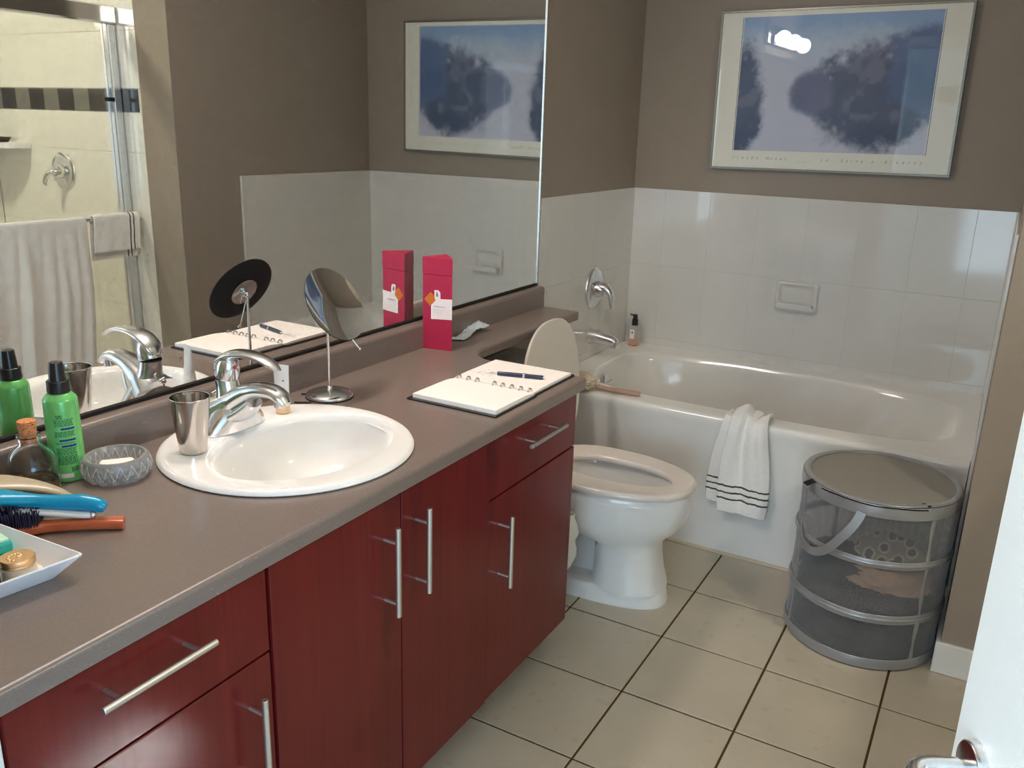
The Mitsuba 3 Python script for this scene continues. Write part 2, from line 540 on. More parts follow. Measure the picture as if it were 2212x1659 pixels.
# ------------------------------------------------------------------ the setting
fl = struct('floor', 'bathroom floor of square beige tiles with dark brown grout', 'floor', box(-.1, 2.9, .25, D, -.12, -.004), grout_m)
PT, OX, OY = .3106, .7878, 1.615
for j in range(-5, 4):
    for i in range(-3, 4):
        x0, x1 = OX + i * PT + .003, OX + (i + 1) * PT - .003
        y0, y1 = OY + j * PT + .003, OY + (j + 1) * PT - .003
        x1, y0 = min(x1, 1.80), max(y0, .36)
        if x1 < .44 or x1 - x0 < .03:
            continue
        if x0 > W and y0 > YF - .03 or (y1 > YF - .006 and x1 > W + .03 and x0 > W - .2):
            if x0 > W:
                continue
            x1 = min(x1, W - .002) if y0 > YF - .02 else x1
        dz = rng.uniform(-.0006, .0006)
        xy = np.array([[x0, y0], [x1, y0], [x1, y1], [x0, y1]])
        rings = [ring3(xy, -.006), ring3(xy, -.0012 + dz), ring3(inset(xy, .0014), dz)]
        part(fl, 'tile', loft(rings, False, True), floor_m, smooth=False)
struct('trim_1', 'thin strip of pale caulk between the tub apron and the floor tiles', 'trim', box(.02, W, 2.856, 2.874, -.004, .006, .002), caulk)

# walls
wl = struct('wall_left', 'brown-taupe painted wall behind the mirror and the tub taps', 'wall', box(-.12, -.006, .25, D + .12, 0, H), paint)
wb = struct('wall_back', 'brown-taupe painted back wall above the tub tiles', 'wall', box(-.12, W + .5, D + .008, D + .12, 0, H), paint)
wr = struct('wall_right', 'brown-taupe painted wall block at the foot of the tub with its end facing the door', 'wall',
            cat(box(W + .004, 1.715, YF, D + .12, 0, H), box(1.715, 2.95, YF + .008, D + .12, 0, H)), paint)
TW, TH, ZT = .206, .338, 1.222
TX0 = .148 - TW
zs = [(ZT - TH + .001, ZT), (ZT - 2 * TH + .001, ZT - TH - .001), (.50, ZT - 2 * TH - .001)]


def wtile(parent, a0, a1, z0, z1, axis, m, off, thick=.007, name='tile'):
    """One glazed tile; axis 'y': faces -y at y=off; '+x': faces +x at x=off; '-x': faces -x."""
    c = .0004
    if axis == 'y':
        b = box(a0, a1, off, off + thick, z0, z1, c)
    elif axis == '+x':
        b = box(off - thick, off, a0, a1, z0, z1, c)
    else:
        b = box(off, off + thick, a0, a1, z0, z1, c)
    part(parent, name, b, m, smooth=False)


G = .0006
part(wb, 'grout', box(0, W, D + .0012, D + .009, .45, ZT - .001), wallgrout, smooth=False)
part(wl, 'grout', box(-.007, -.0002, 2.842, D + .004, .45, ZT - .001), wallgrout, smooth=False)
part(wr, 'grout', box(W - .0023, W + .0045, 2.842, D + .004, .45, ZT - .001), wallgrout, smooth=False)
part(wr, 'shower_grout', box(1.716, 2.81, YF + .001, YF + .009, 0, H), wallgrout, smooth=False)
for z0, z1 in zs:
    for i in range(9):
        a0, a1 = max(TX0 + i * TW, .0005) + G, min(TX0 + (i + 1) * TW, W - .008) - G
        if a1 - a0 > .02:
            wtile(wb, a0, a1, z0 + G, z1 - G, 'y', walltile, D)
    for i in range(5):
        a1, a0 = D - i * TW - G, max(D - (i + 1) * TW, 2.843) + G
        if a1 - a0 > .02:
            wtile(wl, a0, a1, z0 + G, z1 - G, '+x', walltile, .001)
            wtile(wr, a0, a1, z0 + G, z1 - G, '-x', walltile, W - .0035)
struct('trim_2', 'white tile edge strip on the wall at the foot of the tub', 'trim', box(W - .006, W + .0045, 2.8285, 2.842, .0, ZT, .002), walltile)
struct('trim_3', 'white tile edge strip on the wall between mirror and tub', 'trim', box(-.006, .003, 2.836, 2.843, .5, ZT, .002), walltile)
# shower walls
wsb = struct('wall_shower', 'white tiled back wall of the shower', 'wall', box(2.81, 2.93, .36, YF + .01, 0, H), wallgrout)
ys = [.36 + i * .2067 for i in range(12)]
zsh = [.0, .30, .638, .976, 1.314, 1.478]
zsh2 = [1.573, 1.80, 2.12, H]
for zz in (list(zip(zsh[:-1], zsh[1:])) + list(zip(zsh2[:-1], zsh2[1:]))):
    for i in range(6):
        x0 = 1.715 + i * .206
        x1 = min(x0 + .206, 2.80)
        if x1 - x0 > .01:
            wtile(wr, x0 + G, x1 - G, zz[0] + G, zz[1] - G, 'y', showertile, YF - .002, .008, 'shower_tile')
    for i in range(10):
        y0 = YF - .004 - (i + 1) * .206
        wtile(wsb, max(y0, .36) + G, y0 + .206 - G, zz[0] + G, zz[1] - G, '-x', showertile, 2.80, .008, 'shower_tile')
for i in range(11):
    x1 = 2.80 - .004 - (i - 0) * .1065 + .0
    x0 = max(x1 - .1045, 1.7165)
    if x1 - x0 > .02:
        wtile(wr, x0, x1, 1.4805, 1.5705, 'y', bandA if i % 2 == 1 else bandB, YF - .0035, .008, 'band_tile')
for i in range(18):
    y1 = YF - .006 - i * .1065
    wtile(wsb, y1 - .1045, y1, 1.4805, 1.5705, '-x', bandA if i % 2 == 0 else bandB, 2.7985, .008, 'band_tile')
# front wall with the doorway, and the bedroom beyond it
struct('wall_front', 'painted wall around the doorway behind the camera', 'wall',
       cat(box(-.12, .66, .22, .36, 0, H), box(1.875, 2.93, .22, .36, 0, H), box(.66, 1.875, .22, .36, 2.05, H)), paint)
struct('trim_4', 'white painted door casing around the doorway', 'trim',
       cat(box(.66, .675, .205, .3605, 0, 2.06, .003), box(1.875, 1.94, .36, .372, 0, 2.12, .003), box(.66, 1.94, .36, .372, 2.05, 2.12, .003)), white_paint)
struct('wall_shower_1', 'short white wall beside the shower door', 'wall', box(1.83, 1.90, .36, .80, 0, H), white_paint)
struct('ceiling', 'plain off-white ceiling', 'ceiling', box(-.5, 4.2, -3.1, D + .12, H, H + .1), ceiling_m)
struct('floor_1', 'bedroom carpet beyond the doorway', 'floor', box(-.5, 4.2, -3.1, .25, -.12, -.002), carpet)
struct('wall_bedroom', 'pale bedroom walls behind the camera', 'wall',
       cat(box(-.6, -.5, -3.1, -2.6, 0, H), box(-.6, -.5, -.4, .25, 0, H), box(-.6, -.5, -2.6, -.4, 0, .2), box(-.6, -.5, -2.6, -.4, 2.1, H), box(4.2, 4.3, -3.1, -2.8, 0, H), box(4.2, 4.3, -.3, .25, 0, H), box(4.2, 4.3, -2.8, -.3, 0, .2), box(4.2, 4.3, -2.8, -.3, 2.1, H), box(-.5, .40, -3.1, -3.0, 0, H), box(2.6, 4.2, -3.1, -3.0, 0, H), box(.40, .585, -3.1, -3.0, 0, H), box(.815, .95, -3.1, -3.0, 0, H), box(.585, .815, -3.1, -3.0, 0, 1.73), box(.585, .815, -3.1, -3.0, 1.95, H),
           box(.95, 1.0, -3.1, -3.0, 0, H), box(1.0, 2.6, -3.1, -3.0, 0, .05), box(1.0, 2.6, -3.1, -3.0, 2.15, H), box(-.5, -.12, .22, .36, 0, H), box(2.93, 4.2, .22, .36, 0, H)), bedwall)
wn = struct('window_1', 'wide bedroom window full of daylight', 'window', cat(box(1.0, 2.6, -3.06, -3.0, .05, .11, .004), box(1.0, 2.6, -3.06, -3.0, 2.09, 2.15, .004), *[box(x, x + .05, -3.06, -3.0, .05, 2.15, .004) for x in (1.0, 1.78, 2.55)]), white_paint)
wp = trimesh.Trimesh([[1.05, -3.05, .11], [2.55, -3.05, .11], [2.55, -3.05, 2.09], [1.05, -3.05, 2.09]], [[0, 2, 1], [0, 3, 2]], process=False)
k = part(wn, 'pane', wp, white_paint, smooth=False)
scene[k]['emitter'] = {'type': 'area', 'radiance': rgb(*DAYLIGHT)}
w3 = struct('window_3', 'wide bedroom window at the side full of daylight', 'window', cat(box(-.56, -.5, -2.6, -.4, .2, .26, .004), box(-.56, -.5, -2.6, -.4, 2.04, 2.1, .004), *[box(-.56, -.5, y, y + .05, .2, 2.1, .004) for y in (-2.6, -1.52, -.45)]), white_paint)
k = part(w3, 'pane', trimesh.Trimesh([[-.55, -2.55, .26], [-.55, -.45, .26], [-.55, -.45, 2.04], [-.55, -2.55, 2.04]], [[0, 1, 2], [0, 2, 3]], process=False), white_paint, smooth=False)
scene[k]['emitter'] = {'type': 'area', 'radiance': rgb(*DAYLIGHT2)}
w4 = struct('window_4', 'wide bedroom window at the right side full of daylight', 'window', cat(box(4.2, 4.26, -2.8, -.3, .2, .26, .004), box(4.2, 4.26, -2.8, -.3, 2.04, 2.1, .004), *[box(4.2, 4.26, y, y + .05, .2, 2.1, .004) for y in (-2.8, -1.57, -.35)]), white_paint)
k = part(w4, 'pane', trimesh.Trimesh([[4.25, -2.75, .26], [4.25, -.35, .26], [4.25, -.35, 2.04], [4.25, -2.75, 2.04]], [[0, 2, 1], [0, 3, 2]], process=False), white_paint, smooth=False)
scene[k]['emitter'] = {'type': 'area', 'radiance': rgb(*DAYLIGHT3)}
w2 = struct('window_2', 'small clear bedroom window that lets the sun in', 'window', cat(box(.585, .815, -3.07, -3.02, 1.73, 1.76, .003), box(.585, .815, -3.07, -3.02, 1.92, 1.95, .003), box(.585, .61, -3.07, -3.02, 1.73, 1.95, .003), box(.79, .815, -3.07, -3.02, 1.73, 1.95, .003)), white_paint)
part(w2, 'pane', trimesh.Trimesh([[.61, -3.05, 1.76], [.79, -3.05, 1.76], [.79, -3.05, 1.92], [.61, -3.05, 1.92]], [[0, 2, 1], [0, 3, 2]], process=False), pane, smooth=False)
struct('baseboard_right', 'white baseboard around the end of the right wall', 'baseboard',
       cat(box(W - .009, 1.715, YF - .012, YF + .001, 0, .097, .002), box(W - .009, W + .004, YF - .012, 2.86, 0, .097, .002)), white_paint)

# ------------------------------------------------------------------ vanity: cabinets, counter, mirror, light
XF = .555                                                           # face of the drawer units


def bar_handle(parent, p0, p1, face, posts, name='handle'):
    """Brushed bar with two posts; all one part."""
    p0, p1 = np.array(p0), np.array(p1)
    ms = [cyl(p0, p1, .0058, 20, .0008)]
    for q in posts:
        ms.append(cyl([face - .001, q[0], q[1]], [p0[0], q[0], q[1]], .0042, 12))
    part(parent, name, cat(*ms), steel, smooth=40, label='brushed steel bar handle')


def front(parent, name, y0, y1, z0, z1, x=XF, t=.018):
    return part(parent, name, box(x - t, x, y0, y1, z0, z1, .0016), cherry, smooth=False)


def carcass(parent, y0, y1, x=XF):
    part(parent, 'carcass', cat(box(.01, x - .0195, y0, y0 + .016, .088, .797), box(.01, x - .0195, y1 - .016, y1, .088, .797), box(.01, x - .0195, y0, y1, .088, .104),
                                box(.01, x - .021, y0 + .016, y1 - .016, .60, .612), box(.01, .022, y0, y1, .104, .797)), cherry, smooth=False)
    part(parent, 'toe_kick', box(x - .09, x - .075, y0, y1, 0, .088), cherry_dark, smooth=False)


G2 = .0022
c1 = thing('vanity_cabinet', 'dark cherry vanity cabinet with drawer over door, nearest the camera, left of the sink cabinet', 'cabinet', 'cherry vanity cabinets')
carcass(c1, .459, .890)
d = front(c1, 'drawer', .460, .888, .629 + G2, .792)
bar_handle(d, (.590, .5658, .734), (.590, .7531, .734), XF, ((.5949, .734), (.7241, .734)))
d = front(c1, 'door', .460, .888, .0885, .629 - G2)
bar_handle(d, (.590, .8379, .5798), (.590, .8379, .392), XF, ((.8379, .5495), (.8379, .4225)))
c2 = thing('vanity_cabinet', 'dark cherry sink cabinet with two tall doors and facing vertical handles', 'cabinet', 'cherry vanity cabinets')
carcass(c2, .8915, 1.581)
d = front(c2, 'door', .8925, 1.2405, .0885, .792, XF + .004)
bar_handle(d, (.592, 1.1885, .738), (.592, 1.1885, .5484), XF + .004, ((1.1885, .7052), (1.1885, .5754)))
d = front(c2, 'door', 1.2435, 1.580, .0885, .792, XF + .004)
bar_handle(d, (.592, 1.291, .740), (.592, 1.291, .5507), XF + .004, ((1.291, .7069), (1.291, .5742)))
c3 = thing('vanity_cabinet', 'dark cherry vanity cabinet with drawer over door, beside the toilet', 'cabinet', 'cherry vanity cabinets')
carcass(c3, 1.5835, 2.036)
d = front(c3, 'drawer', 1.5845, 2.035, .632 + G2, .792)
bar_handle(d, (.590, 1.717, .7350), (.590, 1.909, .7350), XF, ((1.7529, .735), (1.877, .735)))
d = front(c3, 'door', 1.5845, 2.035, .0885, .632 - G2)
bar_handle(d, (.590, 1.634, .5848), (.590, 1.634, .3955), XF, ((1.634, .5556), (1.634, .4241)))
solo('filler_panel', 'narrow pale filler panel left of the nearest drawer cabinet', 'panel', box(.02, XF - .001, .374, .4575, .0, .797, .0015), white_paint, smooth=False)

# countertop with a sink hole, notched around the toilet
rest = Polygon([(.003, .362), (.577, .362), (.577, 3.0), (.003, 3.0)]).difference(Polygon([(.182, 2.050), (.7, 2.050), (.7, 3.1), (.178, 3.1)]).buffer(-.105, quad_segs=14).buffer(.105, quad_segs=14)).intersection(sbox(0, .3, .577, 2.829))
rest = rest.buffer(-.008, quad_segs=5).buffer(.008, quad_segs=5)
if rest.geom_type != 'Polygon':
    rest = max(rest.geoms, key=lambda g: g.area)
ring = np.array(rest.exterior.coords)[:-1]
if not rest.exterior.is_ccw:
    ring = ring[::-1]
# keep points at least 1.5 mm apart
keep = [0]
for i in range(1, len(ring)):
    if np.linalg.norm(ring[i] - ring[keep[-1]]) > .0015:
        keep.append(i)
ring = ring[keep]
SC = np.array([.292, 1.220])
hole = superellipse(SC[0], SC[1], .222, .222, 2, 72)
edge = [(0, .797)] + [(.0085 * (1 - math.cos(a)), ZC - .0085 * (1 - math.sin(a))) for a in np.linspace(0, math.pi / 2, 6)]
lo = [ring3(inset(ring, d), z) for d, z in edge]
caps = []
for q, z, up in ((ring, .797, False), (lo[-1][:, :2], ZC, True)):
    m_ = from_man((manifold3d.CrossSection([q]) - manifold3d.CrossSection([hole])).extrude(.01))
    fz = m_.face_normals[:, 2]
    m_.update_faces(fz > .9 if up else fz < -.9)
    m_.vertices = m_.vertices * [1, 1, 0] + [0, 0, z]
    caps.append(m_)
top = cat(loft(lo, False, False), loft([ring3(hole, ZC), ring3(hole, .797)], False, False), *caps)
ct = thing('countertop', 'grey-brown laminate countertop with backsplash, running over the cabinets and narrowing above the toilet', 'countertop')
part(ct, 'top', top, counter_m, smooth=40)
prof = [(.003, ZC - .004), (.035, ZC - .004)] + [(.035 - .012 * (1 - math.cos(a)), .9035 - .012 * (1 - math.sin(a))) for a in np.linspace(0, math.pi / 2, 7)] + [(.003, .9035)]
L = loft([np.array([[x, y, z] for x, z in prof]) for y in (.362, .366, 2.816, 2.8225)], True, True)
part(ct, 'backsplash', L, counter_m, smooth=40)

mw = thing('wall_mirror', 'large frameless wall mirror above the vanity countertop', 'mirror')
part(mw, 'glass', box(-.0055, -.0002, .366, 2.819, .9125, 1.93), mirror_m, smooth=False)
part(mw, 'edge_channel', box(-.0058, .004, 2.819, 2.8255, .906, 1.93, .001), alu, smooth=False)
part(mw, 'bottom_channel', box(-.0058, .006, .366, 2.8225, .9065, .9122, .0008), dark_gap, smooth=False)

vl = thing('vanity_light', 'chrome vanity light bar with frosted globes above the mirror', 'lamp')
part(vl, 'backplate', box(-.006, .012, .86, 1.70, 1.985, 2.095, .004), chrome, smooth=False)
for y in LAMP['ys']:
    part(vl, 'socket', lathe([(.030, 0), (.030, .012), (.020, .018), (.020, .03)], 24, (.012, y, LAMP['z']), (1, 0, 0)), chrome)
    k = nkey(vl + '__globe')
    scene[k] = {'type': 'sphere', 'center': [LAMP['x'], y, LAMP['z']], 'radius': LAMP['r'], 'bsdf': {'type': 'ref', 'id': white_paint}, 'emitter': {'type': 'area', 'radiance': rgb(*LAMP['rgb'])}}
sl = thing('ceiling_light', 'round ceiling light inside the shower', 'lamp')
part(sl, 'rim', lathe([(.10, .0), (.115, .003), (.118, .02), (.10, .02)], 32, (SHOWER_LAMP['c'][0], SHOWER_LAMP['c'][1], H - .021)), white_paint)
k = part(sl, 'diffuser', lathe([(1e-7, 0), (.085, .0), (.085, .004), (1e-7, .004)], 32, (SHOWER_LAMP['c'][0], SHOWER_LAMP['c'][1], H - .026)), white_paint, smooth=False)
del scene[k]
scene[k] = {'type': 'disk', 'to_world': T().translate(list(SHOWER_LAMP['c'][:2]) + [H - .022]).rotate([1, 0, 0], 180).scale(SHOWER_LAMP['r']), 'bsdf': {'type': 'ref', 'id': white_paint},
            'emitter': {'type': 'area', 'radiance': rgb(*SHOWER_LAMP['rgb'])}}

# ------------------------------------------------------------------ sink and faucet
n = 96
S = lambda cx, cy, a, b, z: ring3(superellipse(cx, cy, a, b, 2, n), z)
BC = np.array([.322, 1.236])
rings = [S(*SC, .215, .215, ZC - .004), S(*SC, .252, .252, ZC + .0005), S(*SC, .2545, .2545, ZC + .004), S(*SC, .252, .252, ZC + .009), S(*SC, .246, .246, ZC + .0125), S(*SC, .238, .238, ZC + .0135),
         S(.304, 1.226, .205, .226, ZC + .0125), S(.318, 1.234, .168, .212, ZC + .0115), S(*BC, .157, .204, ZC + .0065), S(*BC, .151, .198, ZC - .004)]
for t_ in np.linspace(.08, 1, 12):
    k_ = 1 - t_
    rr_ = (1 - t_ ** 2.6) ** .5 if t_ < 1 else .0
    rr_ = max(rr_, .16)
    z_ = ZC - .004 - .14 * t_
    rings.append(S(BC[0] - .01 * t_, BC[1], .151 * rr_, .198 * (rr_ if rr_ > .3 else max(rr_, .125)), z_))
rings.append(S(BC[0] - .01, BC[1], .022, .022, ZC - .1445))
# outside of the bowl
under = [S(BC[0] - .01, BC[1], .025, .025, ZC - .158)] + [S(BC[0] - .005, BC[1], .162 * r_, .205 * r_, ZC - .154 + .14 * h_) for r_, h_ in ((.4, .01), (.7, .12), (.9, .4), (1.0, .95))]
sk = thing('sink', 'round white drop-in sink set into the countertop', 'sink')
part(sk, 'basin', cat(loft(rings, False, True), loft(under, True, False)), porcelain, smooth=50)
part(sk, 'drain', lathe([(.024, 0), (.024, .003), (.016, .004), (.015, .001), (1e-7, .003)], 32, (BC[0] - .01, BC[1], ZC - .1455)), chrome)

fc = thing('faucet', 'chrome single-lever faucet with a curved spout at the back of the sink', 'faucet')
FX, FY, FZ = .128, 1.222, ZC + .0125
# sweeping base: wide in y at the bottom, merging into the column
rings = []
for z_, ax, ay, dx, e in ((0, .034, .080, .003, 2.4), (.006, .034, .080, .003, 2.4), (.014, .034, .075, .004, 2.3), (.028, .034, .063, .006, 2.2), (.044, .034, .048, .006, 2.1), (.060, .031, .035, .004, 2), (.076, .0265, .0275, -.002, 2), (.094, .0245, .0250, -.006, 2), (.106, .0240, .0242, -.008, 2)):
    rings.append(ring3(superellipse(FX + dx, FY, ax, ay, e, 64), FZ + z_))
part(fc, 'body', loft(rings, True, True), chrome, smooth=60)
c = spline([(.108, FY, FZ + .034), (.146, FY, FZ + .060), (.188, FY, FZ + .087), (.236, FY, FZ + .099), (.268, FY, FZ + .094), (.2855, FY, FZ + .078)], 44)
t_ = np.linspace(0, 1, 44)
rad = np.stack([np.interp(t_, [0, .25, .5, .75, .93, 1], [.056, .036, .027, .0235, .0205, .0150]), np.interp(t_, [0, .25, .5, .75, .93, 1], [.036, .027, .0185, .0145, .0120, .0085])], 1)
part(fc, 'spout', tube(c, rad, 36), chrome, smooth=60)
part(fc, 'aerator', cyl((.2690, FY, FZ + .069), (.2690, FY, FZ + .088), .0120, 24, .001), chrome)
c = spline([(.118, FY, FZ + .016), (.158, FY, FZ + .034), (.196, FY, FZ + .066)], 18)
part(fc, 'skirt', tube(c, np.stack([np.linspace(.060, .022, 18), np.linspace(.022, .012, 18)], 1), 32), chrome, smooth=60)
cap = lathe([(.0245, 0), (.0255, .003), (.0255, .012), (.0248, .026), (.0205, .040), (.0120, .0475), (1e-7, .050)], 40)
cap.apply_transform(frame((.26, 0, 1)))
cap.apply_translation((FX - .008, FY, FZ + .1085))
part(fc, 'lever_cap', cap, chrome, smooth=60)
part(fc, 'seal_ring', lathe([(.0236, 0), (.0243, .001), (.0243, .002), (.0236, .003)], 40, (FX - .008, FY, FZ + .106)), dark_gap)
c = spline([(FX - .026, FY, FZ + .116), (FX - .020, FY, FZ + .139), (FX + .010, FY, FZ + .159), (FX + .055, FY, FZ + .167), (FX + .105, FY, FZ + .162), (FX + .143, FY, FZ + .144)], 40)
t_ = np.linspace(0, 1, 40)
rad = np.stack([np.interp(t_, [0, .12, .3, .6, .88, 1], [.014, .0225, .0245, .0200, .0165, .008]), np.interp(t_, [0, .12, .3, .6, .88, 1], [.005, .0075, .0095, .0075, .0062, .003])], 1)
part(fc, 'lever', tube(c, rad, 30), chrome, smooth=60)
part(fc, 'temperature_mark', sphere((FX + .0215, FY - .004, FZ + .134), .0042, 2, (1, 1, 1)), red_dot, label='small red and blue dot under the lever')
part(fc, 'pop_up_rod', cat(cyl((.083, FY, FZ), (.083, FY, FZ + .062), .0026, 10), cyl((.083, FY, FZ + .058), (.083, FY, FZ + .068), .0062, 16, .002), cyl((.083, FY - .011, FZ + .066), (.083, FY + .004, FZ + .070), .0036, 12, .001)), chrome)

# ------------------------------------------------------------------ things on the sink and the counter
# steel tumbler on the sink rim
cu = thing('steel_cup', 'tapered stainless steel tumbler standing on the left rim of the sink', 'cup')
H0 = ZC + .0130
prof = [(.0232, 0), (.0248, .0012), (.0256, .004), (.0312, .050), (.0370, .108), (.0374, .1125), (.0370, .1132), (.0362, .1125), (.0304, .050), (.0246, .006), (1e-7, .0045)]
part(cu, 'body', lathe(prof, 64, (.180, 1.074, H0)), cupmetal, smooth=60)
part(cu, 'rim', lathe([(.0362, .1110), (.0378, .1116), (.0382, .1128), (.0376, .1138), (.0366, .1138), (.0358, .1128), (.0362, .1110)], 64, (.180, 1.074, H0), closed_profile=True), chrome)

# white squeeze tube standing on its peach cap
tb = thing('squeeze_tube', 'white squeeze tube standing upside down on a peach cap behind the faucet', 'tube')
part(tb, 'cap', lathe([(.0150, 0), (.0160, .001), (.0163, .0155), (.0158, .0165), (1e-7, .0165)], 36, (.150, 1.349, H0)), peach)
rings = []
for h in np.linspace(0, 1, 14):
    ax = .0160 + .0035 * h
    ay = .0160 * (1 - h) + .0008 * h
    if h > .95:
        ay = .0008
    a_ = superellipse(0, 0, ax, ay, 2, 36)
    ca, sa = math.cos(.25), math.sin(.25)
    rings.append(np.stack([.150 + a_[:, 0] * ca - a_[:, 1] * sa, 1.349 + a_[:, 0] * sa + a_[:, 1] * ca, np.full(36, H0 + .0165 + .094 * h)], 1))
part(tb, 'body', loft(rings), tubewhite, smooth=50)
part(tb, 'mark', sphere((.164, 1.3395, H0 + .078), .0022, 2, (1, .4, 1)), inkgrey)

# cosmetic mirror on a chrome stand
sm = thing('cosmetic_mirror', 'round tilting cosmetic mirror on a thin chrome stand between faucet and red box', 'mirror')
BX, BY = .1305, 1.5265
part(sm, 'base', lathe([(.054, 0), (.0565, .002), (.0570, .006), (.0550, .010), (.045, .0145), (.025, .0185), (.012, .0195), (.0075, .021), (.0070, .026), (.0055, .028), (1e-7, .029)], 56, (BX, BY, ZC)), chrome, smooth=60)
part(sm, 'base_ring', lathe([(.0555, -.0002), (.0578, .0005), (.0578, .0022), (.0560, .0030)], 56, (BX, BY, ZC + .0004)), black)
MC = np.array([.1553, 1.5298, 1.0596])
az, el, MR = .0482, .5303, .0923
mn = np.array([math.cos(az) * math.cos(el), math.sin(az) * math.cos(el), math.sin(el)])
joint = MC - mn * .026
part(sm, 'stem', cat(cyl((BX, BY, ZC + .02), (BX, BY, joint[2] - .012), .0033, 14), cyl((BX, BY, joint[2] - .014), joint, .0034, 12)), chrome)
M = frame(mn)
M[:3, 3] = MC
b = lathe([(MR - .0008, -.0035), (MR, -.003), (MR, -.0004), (MR - .0006, 0), (1e-7, 0)], 80)
part(sm, 'mirror_glass', moved(lathe([(r_, (r_ ** 2 - MR ** 2) / (2 * .34) - .0003) for r_ in np.linspace(MR - .0006, 1e-7, 22)], 96, closed_profile=True), M), mirror2, smooth=True)
part(sm, 'backing', moved(lathe([(1e-7, -.0152)] + [(r_, (r_ ** 2 - MR ** 2) / (2 * .34) - .0026) for r_ in (.03, .06, .08, .0905)] + [(MR - .0003, -.0024), (MR - .0003, -.0012), (MR - .0007, -.0006)], 80, closed_profile=True), M), blackmatte, label='black disc on the back of the mirror')
part(sm, 'back_plate', moved(lathe([(1e-7, -.0170), (.036, -.0160), (.0375, -.0152), (.0370, -.0146)], 48, closed_profile=True), M), chrome)
part(sm, 'joint', cat(sphere(joint, .0085, 3), cyl(MC - mn * .0165, joint, .0055, 14), cyl(joint + [0, -.012, 0], joint + [0, .012, 0], .0038, 12, .001)), chrome, smooth=60)
rodtip = np.array([.1985, 1.5605, .9505])
part(sm, 'adjusting_rod', cat(cyl(joint, rodtip, .0018, 10), sphere(rodtip, .0042, 2), cyl(rodtip - [0, .007, 0], rodtip + [0, .007, 0], .0020, 8), cyl(rodtip - [.004, 0, .004], rodtip + [.004, 0, .004], .0020, 8)), chrome)
for a_, b_, c_, lab in (((.066, 1.497, ZC + .0022), (.090, 1.507, ZC + .0022), (.108, 1.5, ZC + .0022), 'small black hair pin lying behind the base of the cosmetic mirror'),
                        ((.098, 1.440, ZC + .0022), (.117, 1.451, ZC + .0022), (.130, 1.462, ZC + .0022), 'small black hair pin lying between the cosmetic mirror base and the sink rim')):
    solo('hair_pin', lab, 'hair pin', tube(spline([a_, b_, c_], 10), .0021, 8), hair_pin, group='black hair pins by the mirror stand')

# tall triangular red box
A3, B3, C3 = np.array([.0335, 2.0502]), np.array([.1260, 2.0664]), np.array([.0610, 2.1331])
rb = thing('red_box', 'tall triangular crimson gift box standing at the backsplash', 'box')
tri = np.array([A3, B3, C3])
part(rb, 'body', prism(tri, ZC, 1.0490, .0012, 2), red_m, smooth=False)
part(rb, 'lid', prism(inset(tri, -.0005), 1.0502, 1.1015, .0012, 2), red_m, smooth=False)
part(rb, 'seam', prism(inset(tri, .001), 1.048, 1.051, 0), red_dark, smooth=False)
ABd = np.append((B3 - A3) / np.linalg.norm(B3 - A3), 0)
ABn = np.array([ABd[1], -ABd[0], 0])


def on_ab(poly, off, thick=.0003):
    """Flat label on the front face: poly in (along, height)."""
    v, f = trimesh.creation.triangulate_polygon(Polygon(poly), engine='earcut')
    m = trimesh.creation.extrude_polygon(Polygon(poly), thick, engine='earcut')
    p = np.asarray(m.vertices)
    m.vertices = np.append(A3, 0) + p[:, :1] * ABd + p[:, 1:2] * [0, 0, 1.0] + (p[:, 2:] + off) * ABn
    return m


part(rb, 'diamond_label', on_ab([(.0252, .9994), (.0043, .9768), (.0238, .9575), (.0461, .9807)], .0002), orange_l, smooth=False, label='orange diamond sticker')
part(rb, 'tag_label', on_ab([(.0371, 1.0055), (.0500, 1.0062), (.0564, 1.0000), (.058, .970), (.044, .970), (.0385, .982)], .0006), label_w, smooth=False)
part(rb, 'white_label', on_ab([(.0460, .9800), (.0943, .9825), (.0943, .9215), (.0268, .9185), (.0268, .9600)], .0010), label_w, smooth=False, label='white label with small grey print')


def brush_strokes(strokes, off, th=.0009):
    ms = []
    for s in strokes:
        q = spline([np.append(A3, 0) + a_ * ABd + np.array([0, 0, z_]) + off * ABn for a_, z_ in s], 8)
        ms.append(tube(q, th, 6))
    return cat(*ms)


part(rb, 'character', brush_strokes([[(.0450, 1.0020), (.0456, 1.0000), (.0452, .9985)], [(.0425, .9962), (.0460, .9968), (.0485, .9945)], [(.0470, .9960), (.0482, .9925), (.0500, .9905)], [(.0420, .9925), (.0450, .9932), (.0475, .9915)],
                                     [(.0462, .9930), (.0445, .9895), (.0425, .9870)], [(.0455, .9895), (.0480, .9890), (.0502, .9876)]], .0011), inkgrey, label='small black brush-written character')


def ab_text(text, a_, z_, h_, off=.0014):
    m = meshkit.text_mesh(text, h_, .0002)
    p = np.asarray(m.vertices)
    m.vertices = np.append(A3, 0) + (p[:, :1] + a_) * ABd + (p[:, 1:2] + z_) * [0, 0, 1.0] + (p[:, 2:] + off) * ABn
    return m


part(rb, 'print', ab_text('TE RAINBOW WAY', .0350, .9560, .0030), inkgrey, smooth=False)
rows = []
for i, (a_, w_) in enumerate(((.034, .038), (.034, .038), (.034, .027), (.034, .025), (.034, .009))):
    z_ = .9495 - i * .0048
    x_ = a_
    while x_ < a_ + w_:
        l_ = rng.uniform(.002, .006)
        rows.append(on_ab([(x_, z_), (x_ + l_, z_), (x_ + l_, z_ + .0011), (x_, z_ + .0011)], .0013, .0001))
        x_ += l_ + .0012
part(rb, 'fine_print', cat(*rows), inkpale, smooth=False, kind='stuff')

